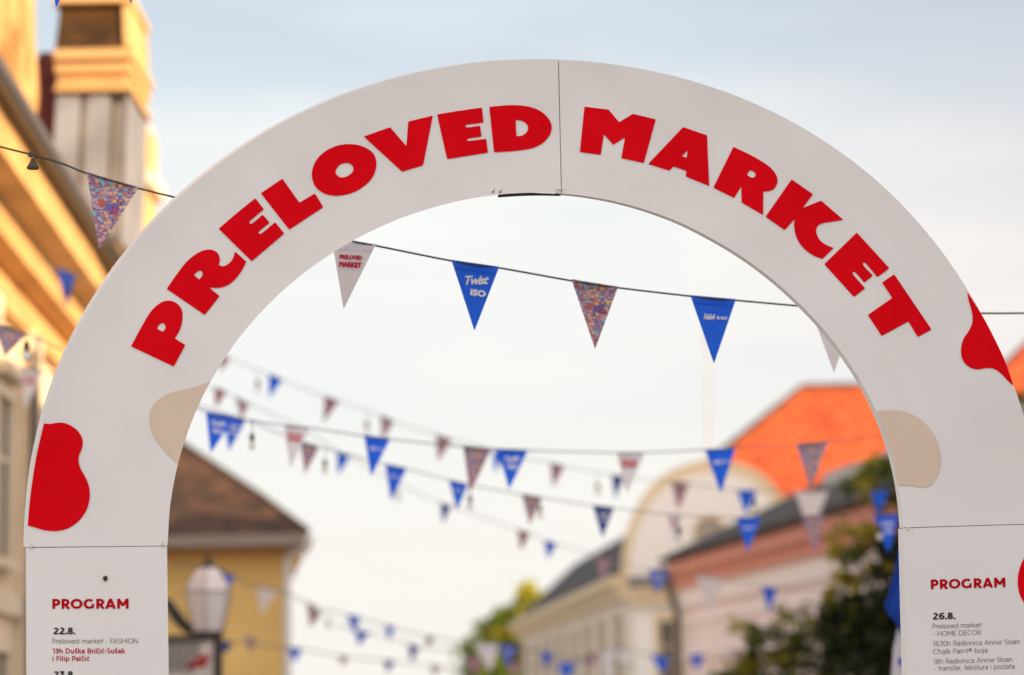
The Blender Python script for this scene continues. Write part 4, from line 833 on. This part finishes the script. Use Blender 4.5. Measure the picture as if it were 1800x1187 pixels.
mb.add([e0, e1, e2, e3, t0, t1, t2, t3], [(0, 1, 5, 4), (1, 2, 6, 5), (2, 3, 7, 6), (3, 0, 4, 7), (0, 3, 2, 1)], 1)
yr = mb.build('roof', [MT['roofbrown'], MT['tanband']], yh)
hc = MB()
hp = [Vector(pkk), mid, Vector((er.x - .04, 46.9, zf + .02))]
hc.tube([hp[0] + (hp[1] - hp[0]) * (i / 4) + Vector((0, 0, .02)) for i in range(5)] + [hp[1] + (hp[2] - hp[1]) * (i / 4) + Vector((0, 0, .02)) for i in range(1, 5)], .10, 8)
hc.build('ridge_tiles', MT['roofbrown'], yr)
gq = at(520, 955, 46.8)
MB().tube([(el.x, 46.78, z0 + .06), (er.x - .1, 46.78, z0 + .06)], .07, 8).build('gutter', MT['tanband'], yh)
MB().tube([tuple(at(546, 944, 46.7)), tuple(at(538, 966, 46.8)), tuple(at(516, 972, 47.1)), tuple(at(504, 980, 47.3)), (at(504, 990, 47.3).x, 47.3, 0)], .085, 8).build('downpipe', MT['wframe'], yh)
for x in (2.1, 4.6): window(yh, yfr, x, 1.0, .95, .95, MT['wframe'])

# --- pink house on the right
pf, pn = at(1196, 986, 54.3), at(1640, 868, 54.3)
PE = 5.15
pYf = 3.55 / (pf.z - 1.6) * 54.3
def eave_pt(px, py, H):                                             # where the photo's eave line at px, py is H high
    q = at(px, py, 1.0); k = (H - 1.6) / (q.z - 1.6); return Vector((q.x * k, k, H))
A_, B_ = eave_pt(1197, 988, PE), eave_pt(1560, 884, PE)
dirp = Vector((A_.x - B_.x, A_.y - B_.y)); ext = dirp.normalized() * 9
PO = (B_.x - ext.x, B_.y - ext.y); pln = dirp.length + 9
pfr = lambda x, y, z: Vector((PO[0], PO[1], 0)) + Vector((dirp.x, dirp.y, 0)).normalized() * x + Vector((-dirp.y, dirp.x, 0)).normalized() * -y + Vector((0, 0, z))
ph = thing('town_house', 'pink house with terracotta eave cornice and dark roof behind the right trees', 'house', (PO[0], PO[1], 0))
MB(pfr).box(0, pln, 0, 9, 0, PE - .02).build('wall', MT['pink'], ph)
MB(pfr).box(-.02, pln + .02, -.20, -.002, PE - .62, PE - .34).box(-.02, pln + .02, -.32, -.002, PE - .34, PE - .03).build('cornice', MT['terracotta'], ph)
MB(pfr).box(0, pln, -.10, -.002, PE - 1.05, PE - .62).build('frieze', MT['pinktrim'], ph)
MB(pfr).box(0, pln, -.10, -.002, 2.9, 3.05).box(0, pln, -.05, -.002, PE - 1.45, PE - 1.3).build('string_course', MT['pinktrim'], ph)
rp = MB(pfr)
rp.add([(-.3,-.45,PE),(pln+.3,-.45,PE),(pln+.3,9.4,PE),(-.3,9.4,PE),(-.3,-.45,PE+.1),(pln+.3,-.45,PE+.1),(pln+.3,9.4,PE+.1),(-.3,9.4,PE+.1),(-.3,4.2,PE+2.3),(pln-2.6,4.2,PE+2.3)], [(0,3,2,1),(0,1,5,4),(1,2,6,5),(2,3,7,6),(3,0,4,7),(4,5,9,8),(5,6,9),(6,7,8,9),(7,4,8)])
prf = rp.build('roof', MT['roofdark'], ph)
MB(pfr).box(6, pln - 5, 1.9, 2.3, PE + 1.2, PE + 1.5).build('snow_guard', MT['zinc'], prf)
for x in (9.5, 12.4, 15.3, 18.2, 21.1): window(ph, pfr, x, 1.0, 1.0, 1.55, MT['pinktrim'], sill=True)
MB(pfr).tube([(pln - .1, -.16, 0), (pln - .1, -.16, PE - 1.1), (pln - .1, -.5, PE - .1)], .09, 8).build('downpipe', MT['gutter'], ph)

# --- cream house with a curved gable
HC = 6.5
c0, c1 = eave_pt(1106, 1012, HC), eave_pt(917, 1096, HC)
ch = thing('town_house', 'cream house with tall curved gable and tan cornice at the far right', 'house', (c0.x, c0.y, 0))
dc = Vector((c1.x - c0.x, c1.y - c0.y)); lnc = dc.length
sfr = lambda x, y, z: Vector((c0.x, c0.y, 0)) + Vector((dc.x, dc.y, 0)).normalized() * x + Vector((-dc.y, dc.x, 0)).normalized() * -y + Vector((0, 0, z))
FY = c0.y
cw = at(1400, 900, FY).x - c0.x
MB(sfr).box(.3, lnc, 0, cw, 0, HC - .4).build('wall', MT['beigewall'], ch)
pc = [(0, HC - .75), (-.25, HC - .75), (-.30, HC - .45), (-.62, HC - .30), (-.62, HC), (0, HC)]
MB(sfr).prism([(0, y, z) for y, z in pc], [(lnc + .3, y, z) for y, z in pc]).build('cornice', MT['tan'], ch)
ridz = at(1015, 990, c1.y).z
rm_ = MB(sfr).add([(.4, -.5, HC + .02), (lnc + .3, -.5, HC + .02), (lnc + .3, cw, HC + .02), (.4, cw, HC + .02), (.4, cw * .48, ridz), (lnc + .3, cw * .48, ridz)], [(0,1,5,4),(1,2,5),(2,3,4,5),(3,0,4),(0,3,2,1)]).build('roof', MT['roofdark'], ch)
for x in range(9): window(ch, sfr, 3.0 + x * 4.4, 2.6, 1.5, 2.6, MT['frame'], MT['blind'])
# front block below the gable
xa, xb = c0.x + .1, c0.x + cw
zc = at(1180, 1040, FY).z
MB().box(xa, xb, FY - .05, FY + .9, 0, zc + .7).build('front_wall', MT['shell'], ch)
MB().box(xa - .1, xb, FY - .35, FY - .052, zc - .42, zc - .02).box(xa - .15, xb, FY - .5, FY - .052, zc - .02, zc + .16).build('front_cornice', MT['tan'], ch)
MB().box(xa - .15, xb, FY - .55, FY - .10, zc + .16, zc + .5).build('front_gutter', MT['gutter'], ch)
ffr = frame_of((xa, FY - .05), (1, 0))
wx = at(1176, 1100, FY).x - xa; wz = at(1176, 1092, FY).z
window(ch, ffr, wx, wz - 2.3, .62, 2.3, MT['tan'], t=.2)
MB(ffr).box(wx + .62, wx + 1.15, -.12, -.002, 0, zc - .42).build('pilaster', MT['tan'], ch)
# the gable
gp = [(1088,1052),(1092,1005),(1097,962),(1104,928),(1118,893),(1138,862),(1163,838),(1193,821),(1226,811),(1262,808),(1300,814),(1334,829),(1360,852),(1378,882),(1388,920),(1390,1052)]
gd = [tuple(q) for q in dense(gp)]
def gable(y0, dep, sc, m, name, par, cx=1239, cy=1052):
    pts = [tuple(at(cx + (x - cx) * sc, cy + (y - cy) * sc, y0)) for x, y in gd]
    return MB().prism(pts[::-1], [(x, y + dep, z) for x, y, z in pts][::-1]).build(name, m, par)
gb = gable(FY - .1, .95, 1.0, MT['tan'], 'gable', ch)
gable(FY - .22, .118, .905, MT['shell'], 'gable_face', gb)
rw = at(1246, 936, FY)
ring = MB()
def disc(mb, c, r0, r1, y0, y1, n=24):
    vs = []
    for k in range(n):
        t = 2 * math.pi * k / n
        for r, y in ((r0, y0), (r1, y0), (r1, y1), (r0, y1)): vs.append((c.x + r * math.cos(t), y, c.z + r * math.sin(t)))
    mb.add(vs, [(4 * k + e, 4 * ((k + 1) % n) + e, 4 * ((k + 1) % n) + (e + 1) % 4, 4 * k + (e + 1) % 4) for k in range(n) for e in range(4)])
disc(ring, rw, .40, .54, FY - .34, FY - .2); rwo = ring.build('round_window', MT['frame'], gb)
mb = MB(); mb.prism([(rw.x + .4 * math.cos(-2 * math.pi * k / 24), FY - .236, rw.z + .4 * math.sin(-2 * math.pi * k / 24)) for k in range(24)], [(rw.x + .4 * math.cos(-2 * math.pi * k / 24), FY - .21, rw.z + .4 * math.sin(-2 * math.pi * k / 24)) for k in range(24)])
mb.build('pane', MT['blind'], rwo)

# --- orange roofed house behind
OY = 96.0
o1, o2 = at(1171, 872, OY), at(1720, 872, OY)
k1, k2 = at(1411, 681, OY + 6), at(1640, 681, OY + 6)
oh_ = thing('town_house', 'big house with bright orange tiled roof behind the curved gable', 'house', ((o1.x + o2.x) / 2, OY, 0))
MB().box(o1.x + .5, o2.x - .5, OY + .5, OY + 12, 0, o1.z).build('wall', MT['shell'], oh_)
rm2 = MB().add([(o1.x, OY, o1.z), (o2.x, OY, o1.z), (o2.x, OY + 12.5, o1.z), (o1.x, OY + 12.5, o1.z), tuple(k1), (k2.x, OY + 6, k1.z)], [(0,1,5,4),(1,2,5),(2,3,4,5),(3,0,4),(0,3,2,1)]).build('roof', MT['rooforange'], oh_)
hh = MB(); ha, hb2 = Vector((o1.x, OY, o1.z)), k1
hh.tube([ha + (hb2 - ha) * (i / 6) for i in range(7)] + [Vector((k2.x, OY + 6, k1.z))], .16, 8).build('ridge_tiles', MT['roofbrown'], rm2)
ms = at(1246, 800, 93); mt_ = at(1243, 600, 93)
mast = MB().tube([(ms.x, 93, 0), (ms.x, 93, ms.z), (mt_.x, 93, mt_.z)], [.035, .032, .028], 10)
mast.lathe((mt_.x, 93, mt_.z), [(.08, 0), (.12, .05), (.09, .15), (.01, .22)], 10)
tag(mast.build('mast', MT['frame'], None, (ms.x, 93, 0)), 'thin pale mast rising left of the orange roof', 'mast')
RY = 62.0
r1_, r2_ = at(1722, 700, RY), at(2300, 700, RY); r3_ = at(1900, 505, RY + 4)
rh = thing('town_house', 'house with orange roof edge showing right of the arch', 'house', ((r1_.x + r2_.x) / 2, RY, 0))
MB().box(r1_.x + .4, r2_.x, RY + .3, RY + 8, 0, r1_.z - .02).build('wall', MT['shell'], rh)
MB().add([(r1_.x, RY, r1_.z), (r2_.x, RY, r1_.z), (r2_.x, RY + 8, r1_.z), (r1_.x, RY + 8, r1_.z), tuple(r3_), (r2_.x, RY + 4, r3_.z)], [(0,1,5,4),(1,2,5),(2,3,4,5),(3,0,4),(0,3,2,1)]).build('roof', MT['rooforange'], rh)

# --- unseen terrace added on the right to shade the street; far block shades gable
for i, (y0, y1, ev, wm, lab) in enumerate(((-24, -4, 10.1, MT['shell'], 'unseen tall cream terrace house added right of the street to block the sun'), (-4, 17, 10.25, MT['pink'], 'unseen tall pink terrace house added right of the street to block the sun'), (17, 26.6, 10.15, MT['beigewall'], 'unseen tall beige terrace house added right of the street to block the sun'), (28.9, 37.6, 10.15, MT['yellow'], 'unseen tall yellow terrace house added right of the street to block the sun'), (64, 81, 14.5, MT['shell'], 'unseen tall cream house added beyond the pink house to shade the curved gable'))):  # gap left among the street blocks to let a sunbeam reach the pennants
    fr = lambda x, y, z, y0=y0, x0=(8.9 if y0 < 50 else 20.0): Vector((x0 + y, y0 + x, z)); ln = y1 - y0
    root = thing('town_house', lab, 'house', (8.9 if y0 < 50 else 20.0, y0, 0))
    MB(fr).box(0, ln - .01, 0, 9, 0, ev).build('wall', wm, root)
    roof(root, fr, 0, ln - .01, 0, 9, ev + .01, 2.05, MT['roofbrown'], oh=.0, ry=3.8)
    for x in range(int(ln // 4)):
        for z in (1.2, 4.4, 7.4): window(root, lambda a, b, c, fr=fr: fr(a, b, c), 2.5 + x * 4, z, 1.1, 1.8, MT['wframe'])

# ------------------------------------------------------------------ trees
def tree(label, base, blobs, n, leaf, mats, trunk_r=.12, name='tree', cat='tree', seed=1):
    """blobs: (centre, radius xyz, share of the last material); leaves spread through every blob as clumps"""
    rnd = random.Random(seed); root = thing(name, label, cat, base)
    tot = sum(b[1][0] * b[1][1] * b[1][2] for b in blobs); v = []; f = []; mi = []
    base = Vector(base)
    for (c, rad, wts) in blobs:
        c = Vector(c); k = max(200, int(n * rad[0] * rad[1] * rad[2] / tot)); clumps = []
        for _ in range(max(10, k // 45)):
            while True:
                q = Vector((rnd.uniform(-1, 1), rnd.uniform(-1, 1), rnd.uniform(-1, 1)))
                if q.length < 1 and q.length > .25 * rnd.random(): break
            clumps.append((c + Vector((q.x * rad[0], q.y * rad[1], q.z * rad[2])), rnd.choices(range(len(mats)), wts)[0]))
        for _ in range(k):
            cc_, m_ = rnd.choice(clumps); s = min(rad) * .26
            p = cc_ + Vector((rnd.gauss(0, s), rnd.gauss(0, s), rnd.gauss(0, s * .8)))
            nrm = Vector((rnd.gauss(0, 1), rnd.gauss(0, 1), rnd.gauss(.5, 1))).normalized()
            t = nrm.orthogonal().normalized(); t.rotate(__import__('mathutils').Quaternion(nrm, rnd.uniform(0, 6.28))); b = nrm.cross(t)
            L_ = leaf * rnd.uniform(.6, 1.25); i0 = len(v)
            v += [p - t * L_ * .5, p + b * L_ * .28, p + t * L_ * .5, p - b * L_ * .28]
            f.append((i0, i0 + 1, i0 + 2, i0 + 3)); mi.append(m_ if rnd.random() < .9 else rnd.randrange(len(mats)))
    mb = MB(); mb.v = v; mb.f = f; mb.m = mi
    mb.build('crown', mats, root)
    tk = MB(); top = sum((Vector(b[0]) for b in blobs), Vector()) / len(blobs)
    j = base + (top - base) * .55
    tk.tube([base, base + (j - base) * .5 + Vector((.04, 0, 0)), j], [trunk_r, trunk_r * .8, trunk_r * .65], 9)
    for b in blobs:
        c = Vector(b[0]); m_ = j + (c - j) * .5 + Vector((0, 0, .1)); tk.tube([j, m_, c], [trunk_r * .55, trunk_r * .35, trunk_r * .12], 6)
    tk.build('trunk', MT['bark'], root, smooth=True)
    return root
def P(x, y, Y): return tuple(at(x, y, Y))
LD, LM, LL, LY = MT['leafd'], MT['leafm'], MT['leafl'], MT['leafy']
u = 36 / F
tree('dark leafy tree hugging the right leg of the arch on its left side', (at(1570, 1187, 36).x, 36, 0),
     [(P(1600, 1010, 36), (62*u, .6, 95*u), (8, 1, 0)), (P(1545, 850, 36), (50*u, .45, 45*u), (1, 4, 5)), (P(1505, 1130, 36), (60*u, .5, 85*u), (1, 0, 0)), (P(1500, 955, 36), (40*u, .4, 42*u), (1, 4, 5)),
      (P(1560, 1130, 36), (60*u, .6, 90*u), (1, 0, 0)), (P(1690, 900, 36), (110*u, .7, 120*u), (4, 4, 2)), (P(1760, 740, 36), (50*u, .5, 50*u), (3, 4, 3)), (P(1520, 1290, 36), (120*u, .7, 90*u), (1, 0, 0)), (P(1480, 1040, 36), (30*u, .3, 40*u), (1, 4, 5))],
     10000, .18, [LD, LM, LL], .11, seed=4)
u = 40 / F
tree('low yellow-green bush in front of the pink wall', (at(1390, 1187, 40).x, 40, 0),
     [(P(1320, 1120, 40), (42*u, .4, 40*u), (0, 3, 6)), (P(1400, 1105, 40), (48*u, .4, 42*u), (1, 3, 5)), (P(1450, 1150, 40), (50*u, .4, 60*u), (3, 4, 3)), (P(1370, 1190, 40), (90*u, .5, 55*u), (3, 4, 3)), (P(1290, 1200, 40), (40*u, .4, 30*u), (4, 4, 1)), (P(1400, 1300, 40), (110*u, .5, 90*u), (6, 3, 0))],
     3400, .17, [LD, LM, LL], .07, 'bush', 'bush', seed=9)
u = 135 / F
tree('distant tree with sunlit top put in as yellow leaves at the end of the street', (at(905, 1200, 135).x, 135, 0),
     [(P(934, 1046, 135), (20*u, 1, 24*u), (0, 1, 1, 7)), (P(915, 1082, 135), (34*u, 1.2, 34*u), (1, 3, 4, 3)), (P(890, 1122, 135), (44*u, 1.4, 40*u), (3, 4, 3, 0)), (P(868, 1165, 135), (50*u, 1.4, 44*u), (4, 4, 2, 0)), (P(950, 1150, 135), (50*u, 1.4, 60*u), (4, 4, 2, 0)), (P(900, 1230, 135), (100*u, 1.6, 50*u), (5, 4, 1, 0))],  # yellow leaves at the top carry the sunlight in their colour
     15000, .5, [MT['leafg'], MT['leaff'], LL, LY], .3, seed=12)
for o_ in bpy.data.objects:
    if '_o' in o_: del o_['_o']
